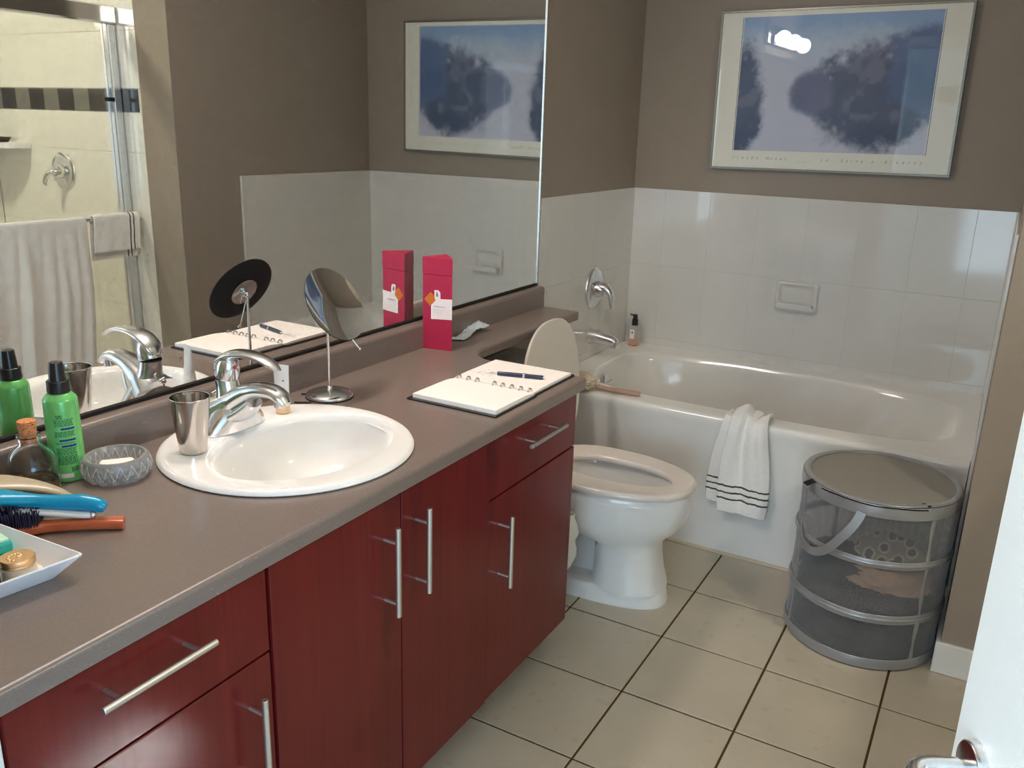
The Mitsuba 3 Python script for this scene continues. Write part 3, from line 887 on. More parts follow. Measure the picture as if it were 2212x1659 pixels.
# crumpled wrapper behind the red box
def wr_fn(u, v):
    x = .100 - .055 * v + .004 * np.sin(9 * u)
    y = 2.185 + .180 * u - .02 * v * (1 - u)
    w = .62 + .5 * np.clip((u - .55) / .45, 0, 1)
    x = .072 + (x - .072) * w - .030 * u
    p = np.stack([x, y, 0 * u], -1)
    z = ZC + .004 + .010 * np.clip((u - .25) / .5, 0, 1) + .016 * np.exp(-((u - .85) / .12) ** 2) * np.sin(np.pi * v) + .012 * np.abs(meshkit.fbm(p * 55, 3, 5) - .5) * 2
    return np.stack([x, y, z], -1)


m_, uv_ = cloth(wr_fn, 34, 18, .0012)
solo('wrapper', 'crumpled pale blue-grey wrapper lying behind the red box', 'wrapper', m_, wrapper_m, smooth=35)

# ring-bound notebook, open
nb = thing('notebook', 'open ring-bound notebook with blank white pages at the end of the counter', 'notebook')
yaw = math.radians(-.8)
NB = lambda x0, x1, y0, y1, z0, z1, c=.0008: box(x0, x1, y0, y1, z0, z1, c)
SPY = 1.8165
part(nb, 'cover', cat(NB(.2955, .5475, 1.6165, SPY - .004, ZC, ZC + .0045), NB(.2905, .5425, SPY + .004, 2.0400, ZC, ZC + .0045), NB(.294, .546, SPY - .006, SPY + .006, ZC, ZC + .0022)), black, smooth=False, label='black cover')


def page_fn(x0, x1, y0, y1, z0, rise, sgn):
    def fn(u, v):
        y = y0 + (y1 - y0) * v
        e = v if sgn > 0 else 1 - v            # e = 0 at the outer edge, 1 at the spine
        z = z0 + rise * (1 - np.exp(-((1 - e) / .22) ** 2)) * 1.0 + .0015 * np.sin(5 * e + u)
        return np.stack([x0 + (x1 - x0) * u + 0 * v, y, z], -1)
    return fn


def page_block(x0, x1, y0, y1, zb, zt, spine_low, sgn):
    nu, nv = 8, 26
    u, v = np.meshgrid(np.linspace(0, 1, nu), np.linspace(0, 1, nv), indexing='ij')
    x = x0 + (x1 - x0) * u
    y = y0 + (y1 - y0) * v
    e = (1 - v) if sgn > 0 else v
    zt_ = zb + .001 + (zt - zb - .001) * (1 - spine_low * np.exp(-(e / .16) ** 2))
    top_ = np.stack([x, y, zt_], -1).reshape(-1, 3)
    bot_ = np.stack([x, y, 0 * x + zb], -1).reshape(-1, 3)
    idx = np.arange(nu * nv).reshape(nu, nv)
    q = np.stack([idx[:-1, :-1], idx[1:, :-1], idx[1:, 1:], idx[:-1, 1:]], -1).reshape(-1, 4)
    k = nu * nv
    f = [q[:, [0, 1, 2]], q[:, [0, 2, 3]], q[:, [0, 2, 1]] + k, q[:, [0, 3, 2]] + k]
    edge = np.concatenate([idx[:, 0], idx[-1, 1:], idx[-2::-1, -1], idx[0, -2:0:-1]])
    e2 = np.roll(edge, -1)
    f += [np.stack([e2, edge, edge + k], 1), np.stack([e2, edge + k, e2 + k], 1)]
    return trimesh.Trimesh(np.vstack([top_, bot_]), np.vstack(f), process=False)


part(nb, 'page_stack', page_block(.3060, .5415, 1.6265, SPY - .003, ZC + .0045, ZC + .0145, .45, 1), paper, smooth=30)
part(nb, 'page_stack', page_block(.3010, .5375, SPY + .003, 2.028, ZC + .0045, ZC + .0112, .40, -1), paper, smooth=30)
th = np.linspace(-.35, math.pi + .35, 14)
for x_ in (.316, .345, .3715, .4235, .448, .4745, .5006, .5264):
    ms = []
    for dx in (-.0016, .0016):
        ms.append(tube(np.stack([np.full(14, x_ + dx), SPY + .0085 * np.cos(th), ZC + .0090 + .0100 * np.sin(th)], 1), .00095, 6))
    part(nb, 'ring', cat(*ms), ringmetal)
sc_ = []
for i in range(16):
    a0 = np.array([.337 + .048 * rng.random(), 1.884 + .040 * rng.random(), ZC + .0113])
    a1 = a0 + [rng.normal(0, .012), rng.normal(0, .009), 0]
    a2 = a1 + [rng.normal(0, .010), rng.normal(0, .012), 0]
    sc_.append(tube(spline([a0, a1, a2], 8), .00028, 4))
part(nb, 'scribble', cat(*sc_), ink, label='faint pen scribbles on the right page', kind='stuff')

pn = thing('pen', 'navy blue fountain pen with silver band lying on the notebook', 'pen')
p0, p1 = np.array([.3865, 1.8935, ZC + .0165]), np.array([.513, 1.929, ZC + .0165])
ax_ = p1 - p0
Mp = frame(ax_)
Mp[:3, 3] = p0
part(pn, 'barrel', moved(lathe([(.0036, 0), (.0048, .001), (.0056, .030), (.0058, .070)], 24), Mp), navy)
part(pn, 'cap', moved(lathe([(.0061, .074), (.0060, .112), (.0052, .122), (.0040, .1245)], 24), Mp), navy)
part(pn, 'band', moved(lathe([(.0060, .0695), (.0063, .0702), (.0063, .0745), (.0060, .0750)], 24), Mp), chrome)
part(pn, 'clip', moved(cat(box(-.0014, .0014, .0058, .0072, .085, .1295, .0004), lathe([(.0042, .1235), (.0042, .1265), (1e-7, .1275)], 16)), Mp), chrome, smooth=False)
part(pn, 'end_cap', moved(lathe([(1e-7, -.0012), (.0034, -.0010), (.0040, .0005), (.0042, .003)], 20), Mp), chrome)

# green spray bottle
gb = thing('spray_bottle', 'tall green hair spray bottle with a black pump top at the backsplash', 'bottle')
gc = np.array([.0720, .8820, ZC])
part(gb, 'body', lathe([(.0260, 0), (.0290, .002), (.0298, .006), (.0296, .060), (.0290, .130), (.0286, .150), (.0272, .1555), (.0205, .1625), (.0170, .1660)], 64, gc), green_b, smooth=50)
part(gb, 'collar', lathe([(.0186, .1655), (.0194, .167), (.0188, .186), (.0172, .1875), (1e-7, .1875)], 40, gc), black)
part(gb, 'pump', lathe([(.0142, .1875), (.0140, .189), (.0118, .2165), (.0112, .2195), (.0095, .2205), (1e-7, .2200)], 36, gc), black)


def wrap(a0, a1, z0, z1, c, rfun, off=.0003, n_=14):
    """Curved label patch on a bottle: angles a0..a1, heights z0..z1."""
    a_ = np.linspace(a0, a1, n_)
    zz_ = np.array([z0, z1])
    v_ = []
    for z_ in zz_:
        r_ = rfun(z_) + off
        v_.append(np.stack([c[0] + r_ * np.cos(a_), c[1] + r_ * np.sin(a_), np.full(n_, c[2] + z_)], 1))
    i_ = np.arange(n_ - 1)
    f_ = np.vstack([np.stack([i_, i_ + 1, i_ + 1 + n_], 1), np.stack([i_, i_ + 1 + n_, i_ + n_], 1)])
    return trimesh.Trimesh(np.vstack(v_), f_, process=False)


rg = lambda z: float(np.interp(z, [0, .006, .060, .130, .150], [.0260, .0298, .0296, .0290, .0286]))
view = math.atan2(CAM[1] - gc[1], CAM[0] - gc[0])
ms = [wrap(view + a_, view + b_, z_, z_ + .0034, gc, rg) for z_, a_, b_ in ((.1015, -.15, .62), (.0800, -.30, .62), (.0690, -.22, .62))]
part(gb, 'blue_bar', ms[0], blue_ink, smooth=True, label='dark blue printed bar')
part(gb, 'blue_bar', ms[1], blue_ink, smooth=True, label='dark blue printed bar')
part(gb, 'blue_bar', ms[2], blue_ink, smooth=True, label='dark blue printed bar')
rows = []
zz = [.1265, .1230] + [.1195 - .0028 * i for i in range(5)] + [.0965 - .0026 * i for i in range(4)] + [.0755, .0655, .0630, .0600, .0572, .0545, .0510, .0485, .0460, .0435, .0410, .0385, .0360] + [.0285, .0262, .0239, .0216]
for z_ in zz:
    lo, hi = (-.42, -.02) if z_ > .122 else ((.15, .62) if z_ < .03 else (-.55, .60))
    a_ = lo + rng.uniform(0, .06)
    while a_ < hi - .05:
        l_ = rng.uniform(.06, .22)
        rows.append(wrap(view + a_, view + min(a_ + l_, hi), z_, z_ + (.0016 if z_ < .122 else .0024), gc, rg, .0002, 5))
        a_ += l_ + .035
part(gb, 'fine_print', cat(*rows), darkgreen_ink, smooth=True, kind='stuff')
part(gb, 'price_label', wrap(view - .45, view + .25, .0105, .0185, gc, rg, .0004), label_w, smooth=True, label='small white sticker')

# glass bottle with a cork
cb = thing('cork_bottle', 'clear glass bottle with a cork stopper and amber oil in the bottom', 'bottle')
cc = np.array([.0935, .8040, ZC])
ob = [(.0360, 0), (.0395, .002), (.0410, .006), (.0412, .048), (.0395, .062), (.0330, .078), (.0230, .089), (.0170, .094), (.0165, .100), (.0190, .1035), (.0195, .1080), (.0185, .1120), (.0168, .1135)]
ib = [(.0130, .1135), (.0128, .100), (.0135, .093), (.0200, .0870), (.0305, .0755), (.0370, .061), (.0385, .048), (.0385, .010), (.0350, .0055), (1e-7, .0045)]
part(cb, 'glass', fixed(lathe([(1e-7, 0)] + ob + ib, 56, cc)), glass, smooth=50)
part(cb, 'oil', fixed(lathe([(1e-7, .0052), (.0345, .0060), (.0379, .0105), (.0379, .0290), (1e-7, .0290)], 48, cc)), liquid, smooth=40)
part(cb, 'cork', lathe([(.0116, .0985), (.0124, .103), (.0150, .128), (.0152, .1355), (.0146, .137), (1e-7, .137)], 40, cc), cork_m)

# cut crystal dish with soap
ad = thing('crystal_dish', 'round cut-crystal dish between green bottle and sink', 'dish')
ac = np.array([.1395, .9330, ZC])
n_ = 96
th = np.linspace(0, 2 * np.pi, n_, endpoint=False)


def crys(r, z, amp, k=16, ph=0.0):
    q = r + amp * (np.abs(((th * k / (2 * np.pi) + ph) % 1) - .5) * 2 - .5)
    return np.stack([ac[0] + q * np.cos(th), ac[1] + q * np.sin(th), np.full(n_, ac[2] + z)], 1)


rings = [crys(.040, .0005, .003), crys(.050, .0015, .004), crys(.057, .010, .0052), crys(.0605, .020, .0042, ph=.5), crys(.0600, .030, .0030), crys(.0565, .040, .0010), crys(.0535, .0435, 0), crys(.0495, .0435, 0),
         crys(.0455, .036, .0012), crys(.0435, .026, .0020, ph=.5), crys(.0400, .017, .0022), crys(.030, .0125, .0010), crys(.012, .0115, 0)]
part(ad, 'bowl', fixed(loft(rings)), crystal, smooth=18)
cuts = []
ro = lambda z: float(np.interp(z, [.010, .020, .030, .040], [.0578, .0612, .0606, .0570]))
ri = lambda z: float(np.interp(z, [.012, .017, .026, .036, .0435], [.030, .0392, .0426, .0450, .0490]))
for rf_, z0_, z1_, k_n in ((ro, .012, .038, 18), (ri, .018, .040, 16)):
    for i in range(k_n):
        a0 = 2 * np.pi * i / k_n
        for a1, za, zb in ((a0 + np.pi / k_n, z0_, z1_), (a0 + 2 * np.pi / k_n, z1_, z0_)):
            aa_ = np.linspace(a1 - np.pi / k_n, a1, 6)
            zz_ = np.linspace(za, zb, 6)
            cuts.append(tube(np.array([[ac[0] + rf_(z) * math.cos(a), ac[1] + rf_(z) * math.sin(a), ac[2] + z] for a, z in zip(aa_, zz_)]), .00055, 5))
part(ad, 'cut_lines', cat(*cuts), frost, kind='stuff', label='frosted zigzag cuts')
so = thing('soap_bar', 'white soap bar lying in the crystal dish', 'soap')
m_ = rbox(-.030, .030, -.018, .018, 0, .016, .0065)
scene[so] = mikit.ply(moved(m_, rotz(.9), ac + [.002, -.001, .0150]), soap_m, smooth=40)

# hair brushes, left edge of the counter
def brush_frame(p_tail, p_head):
    a_, b_ = np.array(p_tail, float), np.array(p_head, float)
    return a_, b_


wb_ = thing('wooden_hairbrush', 'hairbrush with orange wooden handle and dark bristles, lowest of the brushes', 'hairbrush')
p_end, p_neck, p_head = np.array([.3315, .8030, ZC + .009]), np.array([.2550, .7350, ZC + .011]), np.array([.1500, .6420, ZC + .012])
c = spline([p_end, .5 * (p_end + p_neck) + [0, 0, .0015], p_neck, p_head], 40)
t_ = np.linspace(0, 1, 40)
rad = np.stack([np.interp(t_, [0, .02, .3, .46, .62, .95, 1], [.0118, .0122, .0094, .0100, .0230, .0250, .012]), np.interp(t_, [0, .01, .3, .46, .62, 1], [.0082, .0088, .0086, .0084, .0085, .0075])], 1)
part(wb_, 'handle', tube(c, rad, 32, e=3.4), owood, smooth=45)
dh = (p_head - p_neck) / np.linalg.norm(p_head - p_neck)
sd = np.array([-dh[1], dh[0], 0])
bs_ = []
for i in range(30):
    for j in range(9):
        b0 = p_neck + dh * (.022 + .0040 * i) + sd * (j - 4) * .0048 + [0, 0, .006]
        if abs(j - 4) > 3 and i < 2:
            continue
        tip = b0 + [rng.normal(0, .0018), rng.normal(0, .0018), .0230 + rng.normal(0, .0015)]
        bs_.append(cyl(b0, tip, .0011, 5))
part(wb_, 'bristles', cat(*bs_), bristle_m, kind='stuff', smooth=True)

bb = thing('blue_hairbrush', 'bright blue plastic hairbrush lying on top of the wooden one', 'hairbrush')
c = spline([(.3080, .7890, ZC + .0345), (.2900, .7780, ZC + .0420), (.2500, .7480, ZC + .0455), (.2150, .7180, ZC + .0520), (.1600, .6680, ZC + .0640), (.1150, .6280, ZC + .0650)], 44)
t_ = np.linspace(0, 1, 44)
rad = np.stack([np.interp(t_, [0, .02, .15, .4, .7, .95, 1], [.0075, .0110, .0124, .0105, .0260, .0270, .015]), np.interp(t_, [0, .02, .15, .4, .7, 1], [.0075, .0110, .0135, .0110, .0105, .008])], 1)
part(bb, 'handle', tube(c, rad, 26), blue_brush, smooth=50)
bs_ = []
for i in range(22):
    for j in range(7):
        q = c[int(np.clip(22 + i, 0, 43))]
        b0 = q + sd * (j - 3) * .0058 + [rng.normal(0, .001), rng.normal(0, .001), -.004]
        bs_.append(cyl(b0, b0 + [rng.normal(0, .001), rng.normal(0, .001), -.0120], .0009, 5))
part(bb, 'bristles', cat(*bs_), bristle_m, kind='stuff', smooth=True)

fcmb = thing('hair_clip', 'translucent white plastic hair clip between the blue and the wooden brush', 'hair clip')
c = spline([(.2960, .7720, ZC + .0255), (.2700, .7530, ZC + .0285), (.2350, .7270, ZC + .0330), (.2050, .7010, ZC + .0360)], 24)
part(fcmb, 'body', tube(c, np.stack([np.interp(np.linspace(0, 1, 24), [0, .1, 1], [.006, .0095, .0110]), np.full(24, .0052)], 1), 18), frost, smooth=50)
part(fcmb, 'tip', sphere((.2972, .7728, ZC + .0258), .0060, 3), steel, label='small metal tip')
bgb = thing('paddle_brush', 'beige paddle hairbrush leaning behind the blue brush', 'hairbrush')
c = spline([(.2120, .8020, ZC + .0190), (.1800, .7780, ZC + .0400), (.1430, .7380, ZC + .0560), (.0960, .6800, ZC + .0620), (.0660, .6350, ZC + .0600)], 32)
t_ = np.linspace(0, 1, 32)
rad = np.stack([np.interp(t_, [0, .1, .5, .9, 1], [.004, .010, .0300, .0330, .02]), np.interp(t_, [0, .1, .5, 1], [.003, .006, .0090, .007])], 1)
part(bgb, 'handle', tube(c, rad, 22), beige_b, smooth=50)
part(bgb, 'pad', sphere((.092, .675, ZC + .050), .026, 3, (1, 1, .45)), bristle_m)
solo('hair_stick', 'thin black hair stick lying behind the blue brush', 'hair stick', tube(spline([(.2077, .8429, ZC + .0030), (.1700, .8312, ZC + .0034), (.1385, .8212, ZC + .0034)], 12), np.interp(np.linspace(0, 1, 12), [0, .3, 1], [.0022, .0030, .0034]), 10), hair_pin)

# white tray with its contents
ty = thing('tray', 'white rectangular ceramic tray at the left end of the counter', 'tray')
tdir = np.array([-.135, -1.0])                                       # long front edge runs towards the camera
tdir /= np.linalg.norm(tdir)
tcorner = np.array([.4200, .6740])
tside = np.array([-1.0, -.045])
tside /= np.linalg.norm(tside)


def tray_ring(o, z):
    a_, b_ = .235 - 2 * 0, .2350
    p00 = tcorner + (tside + tdir) * o
    p10 = tcorner + tside * (b_ - o) + tdir * o
    p11 = tcorner + tside * (b_ - o) + tdir * (a_ - o)
    p01 = tcorner + tside * o + tdir * (a_ - o)
    q = Polygon([p00, p10, p11, p01]).buffer(-.004).buffer(.004, quad_segs=4)
    q = np.array(q.exterior.coords)[:-1]
    return q if Polygon(q).exterior.is_ccw else q[::-1]


def resample(q, n__):
    q = np.vstack([q, q[:1]])
    s_ = np.concatenate([[0], np.cumsum(np.linalg.norm(np.diff(q, axis=0), axis=1))])
    t__ = np.linspace(0, s_[-1], n__, endpoint=False)
    return np.stack([np.interp(t__, s_, q[:, 0]), np.interp(t__, s_, q[:, 1])], 1)


def align(q, ref):
    k__ = np.argmin(np.linalg.norm(q - ref, axis=1))
    return np.roll(q, -k__, 0)


rings = []
for o, z in ((.030, ZC + .0002), (.027, ZC + .0012), (.0005, ZC + .0330), (0, ZC + .0350), (.0008, ZC + .0362), (.0028, ZC + .0362), (.0040, ZC + .0345), (.029, ZC + .0062), (.034, ZC + .0052)):
    q = align(resample(tray_ring(o, z), 160), tcorner + (tside + tdir) * o)
    rings.append(ring3(q, z))
scene[ty] = mikit.ply(cat(loft(rings, False, False), cap_poly(rings[0][:, :2], ZC + .0002, False), cap_poly(rings[-1][:, :2], ZC + .0052, True)), tray_m, smooth=40)
TB = ZC + .0055


def in_tray(a_, b_):
    return tcorner + tside * a_ + tdir * b_


q = in_tray(.056, .058)
j1 = thing('cream_jar', 'small cream jar with an embossed gold lid standing in the white tray', 'jar')
jc = (q[0], q[1], TB)
part(j1, 'jar', lathe([(.0200, 0), (.0225, .002), (.0238, .006), (.0232, .020), (.0205, .0235), (1e-7, .0235)], 44, jc), jarglass)
part(j1, 'lid', lathe([(.0226, .0232), (.0232, .0240), (.0225, .0268), (.0232, .0280), (.0230, .0330), (.0220, .0345), (1e-7, .0348)], 44, jc), gold)
part(j1, 'emboss', moved(cat(*[sphere((.0115 * math.cos(a_) * r_, .0115 * math.sin(a_) * r_, 0), .0026, 2, (1, 1, .5)) for a_, r_ in zip(np.linspace(0, 5.4, 12), np.linspace(.2, 1.2, 12))]), None, (jc[0], jc[1], TB + .0348)), gold, kind='stuff')
q = in_tray(.053, .1060)
j2 = thing('cream_jar', 'dark brown jar with a copper lid at the left edge of the white tray', 'jar')
jc = (q[0], q[1], TB)
part(j2, 'jar', lathe([(.0180, 0), (.0200, .002), (.0205, .034), (.0190, .0365), (1e-7, .0365)], 40, jc), black)
part(j2, 'lid', lathe([(.0208, .0360), (.0212, .0375), (.0210, .0425), (.0200, .0440), (1e-7, .0440)], 40, jc), gold)
q = in_tray(.146, .066)
cs = thing('teal_case', 'teal plastic case with a pale green lid lying in the white tray', 'case')
RT = rotz(math.pi / 2 - .13)
part(cs, 'base', moved(rbox(-.045, .045, -.030, .030, 0, .020, .007), RT, (q[0], q[1], TB + .012)), teal, smooth=40)
part(cs, 'lid', moved(rbox(-.041, .041, -.026, .026, 0, .006, .0028), RT, (q[0], q[1], TB + .0305)), tealpale, smooth=40)
part(cs, 'clasp', moved(tube(spline([(.026, -.016, 0), (.032, 0, .002), (.026, .014, 0)], 12), .003, 8), RT, (q[0], q[1], TB + .0365)), teal)
for (a_, b_, r_, m_, lab, mt) in ((.056, .040, .0130, None, 'pale beige pebble lying in the front corner of the tray', stone_m), (.086, .050, .0120, None, 'white pebble lying beside the gold-lidded jar', soap_m),
                                  (.104, .040, .0125, None, 'pale green glass pebble at the back of the tray corner', paleglass), (.078, .034, .0110, None, 'cream pebble lying in the tray corner', stone_m)):
    q = in_tray(a_, b_)
    solo('pebble', lab, 'pebble', crumple((q[0], q[1], TB + r_ * .42), (r_ * 1.2, r_, r_ * .45), .10, int(a_ * 1000), 5, 3), mt, smooth=True, group='pebbles in the white tray')

# ------------------------------------------------------------------ bathtub and its taps
n_ = 192
TY0, TY1, TX1, TZ = 2.8715, D - .0005, W - .0045, .513
# a ring around the rectangle with the same angular order as the superellipses
def rect_ring(x0, x1, y0, y1, r, z):
    q = rrect((x0 + x1) / 2, (y0 + y1) / 2, (x1 - x0) / 2, (y1 - y0) / 2, r, 9)
    cx_, cy_ = (x0 + x1) / 2, (y0 + y1) / 2
    q = resample(q, 1500)
    a_ = np.arctan2((q[:, 1] - cy_) / (y1 - y0), (q[:, 0] - cx_) / (x1 - x0)) % (2 * np.pi)
    want = np.arctan2(np.sin(th192), np.cos(th192)) % (2 * np.pi)
    o_ = np.argsort(a_)
    return ring3(np.stack([np.interp(want, a_[o_], q[o_, 0], period=2 * np.pi), np.interp(want, a_[o_], q[o_, 1], period=2 * np.pi)], 1), z)


th192 = np.linspace(0, 2 * np.pi, n_, endpoint=False)
RR = lambda d, z, r=.012: rect_ring(.003 + d * 0, TX1 - d * 0, TY0 + d, TY1, r, z)
SE = lambda cx_, cy_, a_, b_, e, z: ring3(superellipse(cx_, cy_, a_, b_, e, n_), z)
rings = [RR(0, 0), RR(.004, .10), RR(.006, .40), RR(.004, .455), RR(.001, .475), RR(.0, .490), RR(.002, .500), RR(.008, .5085), RR(.018, TZ)]
rings += [SE(.775, 3.312, .690, .352, 4.2, TZ), SE(.775, 3.312, .680, .343, 4.0, TZ - .003), SE(.775, 3.312, .672, .336, 3.8, TZ - .012), SE(.772, 3.312, .665, .328, 3.6, TZ - .035),
          SE(.755, 3.310, .630, .312, 3.4, TZ - .12), SE(.725, 3.308, .575, .292, 3.2, TZ - .24), SE(.70, 3.306, .530, .272, 3.0, TZ - .33), SE(.69, 3.305, .500, .250, 2.8, TZ - .375), SE(.68, 3.305, .430, .205, 2.6, TZ - .395), SE(.68, 3.305, .20, .10, 2.2, TZ - .400)]
bt = thing('bathtub', 'white built-in bathtub with a plain front apron along the back wall', 'bathtub')
part(bt, 'shell', loft(rings, True, True), tub_m, smooth=40)
part(bt, 'overflow_plate', lathe([(.0385, 0), (.0385, .003), (.034, .007), (.012, .009), (1e-7, .009)], 40, (.1240, 3.255, .440), (1, 0, .25)), chrome, label='round chrome overflow plate')
part(bt, 'overflow_lever', cyl((.127, 3.255, .446), (.152, 3.255, .462), .0042, 12, .001), chrome)
part(bt, 'drain', lathe([(.028, 0), (.027, .003), (.010, .004), (1e-7, .004)], 32, (.32, 3.305, TZ - .3985)), chrome)

tv = thing('tub_valve', 'round chrome tub valve with a curved lever on the tiled left wall', 'tap')
part(tv, 'plate', lathe([(.0890, 0), (.0895, .003), (.086, .009), (.070, .015), (.035, .0185), (1e-7, .019)], 64, (.0012, 3.345, .8165), (1, 0, 0)), chrome, smooth=60)
part(tv, 'hub', lathe([(.036, .012), (.034, .028), (.029, .044), (.024, .052), (1e-7, .053)], 40, (.0012, 3.345, .8165), (1, 0, 0)), chrome, smooth=60)
c = spline([(.036, 3.345, .826), (.058, 3.345, .824), (.077, 3.346, .806), (.085, 3.347, .775), (.088, 3.347, .738)], 28)
t_ = np.linspace(0, 1, 28)
part(tv, 'lever', tube(c, np.stack([np.interp(t_, [0, .3, .8, 1], [.029, .024, .0185, .011]), np.interp(t_, [0, .3, .8, 1], [.024, .016, .0105, .006])], 1), 24, up=(1, 0, .3)), chrome, smooth=60)
sp = thing('tub_spout', 'chrome tub filler spout on the tiled wall below the valve', 'tap')
c = spline([(.0012, 3.335, .612), (.040, 3.335, .6105), (.085, 3.335, .606), (.113, 3.335, .600), (.124, 3.335, .591)], 30)
t_ = np.linspace(0, 1, 30)
part(sp, 'body', tube(c, np.stack([np.interp(t_, [0, .3, .8, .94, 1], [.033, .0295, .0235, .0215, .016]), np.interp(t_, [0, .3, .8, .94, 1], [.033, .0295, .0220, .0190, .012])], 1), 32), chrome, smooth=60)
part(sp, 'outlet', cyl((.112, 3.335, .573), (.112, 3.335, .586), .0135, 24, .001), chrome)

# lotion bottle in the tub corner
lb = thing('lotion_bottle', 'square clear lotion bottle with a black pump in the corner of the tub rim', 'bottle')
lx, ly = .0720, 3.6700
Ml = rotz(.0)
part(lb, 'shell', fixed(cat(rbox(lx - .0225, lx + .0225, ly - .0225, ly + .0225, TZ + .0003, TZ + .092, .004))), bottleglass, smooth=40)
part(lb, 'lotion', rbox(lx - .0195, lx + .0195, ly - .0195, ly + .0195, TZ + .0030, TZ + .0260, .003), amber, smooth=40, label='amber liquid')
part(lb, 'neck', cyl((lx, ly, TZ + .091), (lx, ly, TZ + .098), .012, 24), frost)
part(lb, 'pump', cat(cyl((lx, ly, TZ + .0945), (lx, ly, TZ + .1230), .0140, 28, .0015), cyl((lx, ly, TZ + .123), (lx, ly, TZ + .1400), .0105, 24, .0012), cyl((lx + .004, ly, TZ + .1400), (lx - .0230, ly - .004, TZ + .1430), .0036, 12, .001), cyl((lx, ly, TZ + .139), (lx, ly, TZ + .1455), .0090, 24, .001)), black)
part(lb, 'label', box(lx - .013, lx + .010, ly - .0233, ly - .0226, TZ + .034, TZ + .078, 0), label_w, smooth=False)
part(lb, 'emblem', box(lx - .0042, lx + .0012, ly - .0237, ly - .0233, TZ + .060, TZ + .067, 0), black, smooth=False)

# soap dish on the tiles
sd_ = thing('soap_dish', 'white ceramic soap dish set in the back wall tiles', 'soap dish')
sx, sz, hx, hz = .7640, .8150, .0880, .0640
R4 = lambda hx_, hz_, r, y, dz=0.0: np.stack([(q := rrect(0, 0, hx_, hz_, r, 6))[:, 0] + sx, np.full(len(q), y), q[:, 1] + sz + dz], 1)[::1]
rings = [R4(hx, hz, .012, D + .001), R4(hx, hz, .012, D - .008), R4(hx - .003, hz - .003, .012, D - .014), R4(hx - .009, hz - .008, .014, D - .0175), R4(hx - .015, hz - .014, .016, D - .0165), R4(hx - .020, hz - .019, .018, D - .010), R4(hx - .026, hz - .025, .020, D - .003), R4(hx - .034, hz - .032, .020, D - .0015)]
part(sd_, 'frame', loft(rings, False, True), walltile, smooth=45)
part(sd_, 'tray', cat(rbox(sx - .078, sx + .078, D - .048, D - .001, sz - .052, sz - .036, .007), rbox(sx - .074, sx + .074, D - .050, D - .041, sz - .050, sz - .026, .0044)), walltile, smooth=45)
part(sd_, 'grab_bar', tube(spline([(sx - .070, D - .006, sz - .030), (sx - .062, D - .030, sz - .030), (sx, D - .038, sz - .030), (sx + .062, D - .030, sz - .030), (sx + .070, D - .006, sz - .030)], 30), .0055, 12), walltile)

# bath brush lying on the front rim
br = thing('bath_brush', 'wooden-handled bath brush with a cream cloth head lying on the front tub rim', 'brush')
c = spline([(.400, 2.925, TZ + .0115), (.330, 2.915, TZ + .0125), (.270, 2.905, TZ + .0150), (.215, 2.900, TZ + .022)], 20)
part(br, 'handle', tube(c, np.stack([np.interp(np.linspace(0, 1, 20), [0, .05, .5, 1], [.010, .0130, .0120, .010]), np.full(20, .0090)], 1), 16), handle_wood, smooth=45)
m_ = crumple((.178, 2.888, TZ + .033), (.058, .040, .0330), .22, 4, 11, 4)
part(br, 'head', m_, sponge_m, smooth=True, label='crumpled cream cloth head')

# hand towel over the tub rim
def drape(profile, x_top, x_bot, ripple, phase, seed):
    pr = spline(profile, 200)

    def fn(u, v):
        # u across, v along
        k_ = v * 199
        i0 = np.clip(k_.astype(int), 0, 198)
        f_ = (k_ - i0)[..., None]
        q_ = pr[i0] * (1 - f_) + pr[i0 + 1] * f_
        w_ = np.clip((v - .18) / .7, 0, 1)
        xl = x_top[0] + (x_bot[0] - x_top[0]) * w_
        xr = x_top[1] + (x_bot[1] - x_top[1]) * w_
        hang = np.clip((v - .16) / .25, 0, 1)
        x = xl + (xr - xl) * u + .006 * np.sin(7 * v + 3 * u) * hang
        rp = ripple * (.45 + .55 * (1 - w_)) * (np.sin(2 * np.pi * (1.5 * u + phase)) + .5 * np.sin(2 * np.pi * (3.2 * u + .3 + phase)))
        y = q_[..., 0] - np.where(hang > 0, rp * hang, 0)
        z = q_[..., 1] + (1 - hang) * (.012 * np.sin(np.pi * u * 2 + phase * 5) + .018 * np.exp(-((u - .35) / .16) ** 2))
        d_ = .004 * (meshkit.fbm(np.stack([x, y, z], -1) * 38, 3, seed) - .5)
        return np.stack([x, y + d_, z + d_], -1)
    return fn


front_prof = [(2.990, .470), (2.975, .508), (2.945, .528), (2.905, .530), (2.872, .522), (2.855, .495), (2.846, .42), (2.842, .31), (2.840, .178)]
back_prof = [(2.992, .465), (2.978, .504), (2.948, .5205), (2.908, .5215), (2.880, .5195), (2.864, .490), (2.858, .42), (2.856, .31), (2.855, .200)]
tw = thing('hand_towel', 'white hand towel with three dark stripes draped over the front of the bathtub', 'towel')
m_, uv_ = cloth(drape(front_prof, (.768, .888), (.7520, .9270), .0125, .10, 3), 60, 120, .006)
part(tw, 'front_layer', m_, towel_s, smooth=True, uv=uv_)
m_, uv_ = cloth(drape(back_prof, (.744, .860), (.7030, .830), .0025, .55, 5), 40, 110, .005)
part(tw, 'back_layer', m_, towel_s, smooth=True, uv=uv_)

# ------------------------------------------------------------------ toilet
tl = thing('toilet', 'white toilet with its seat down and lid up between the vanity and the tub', 'toilet')
TC = 2.420


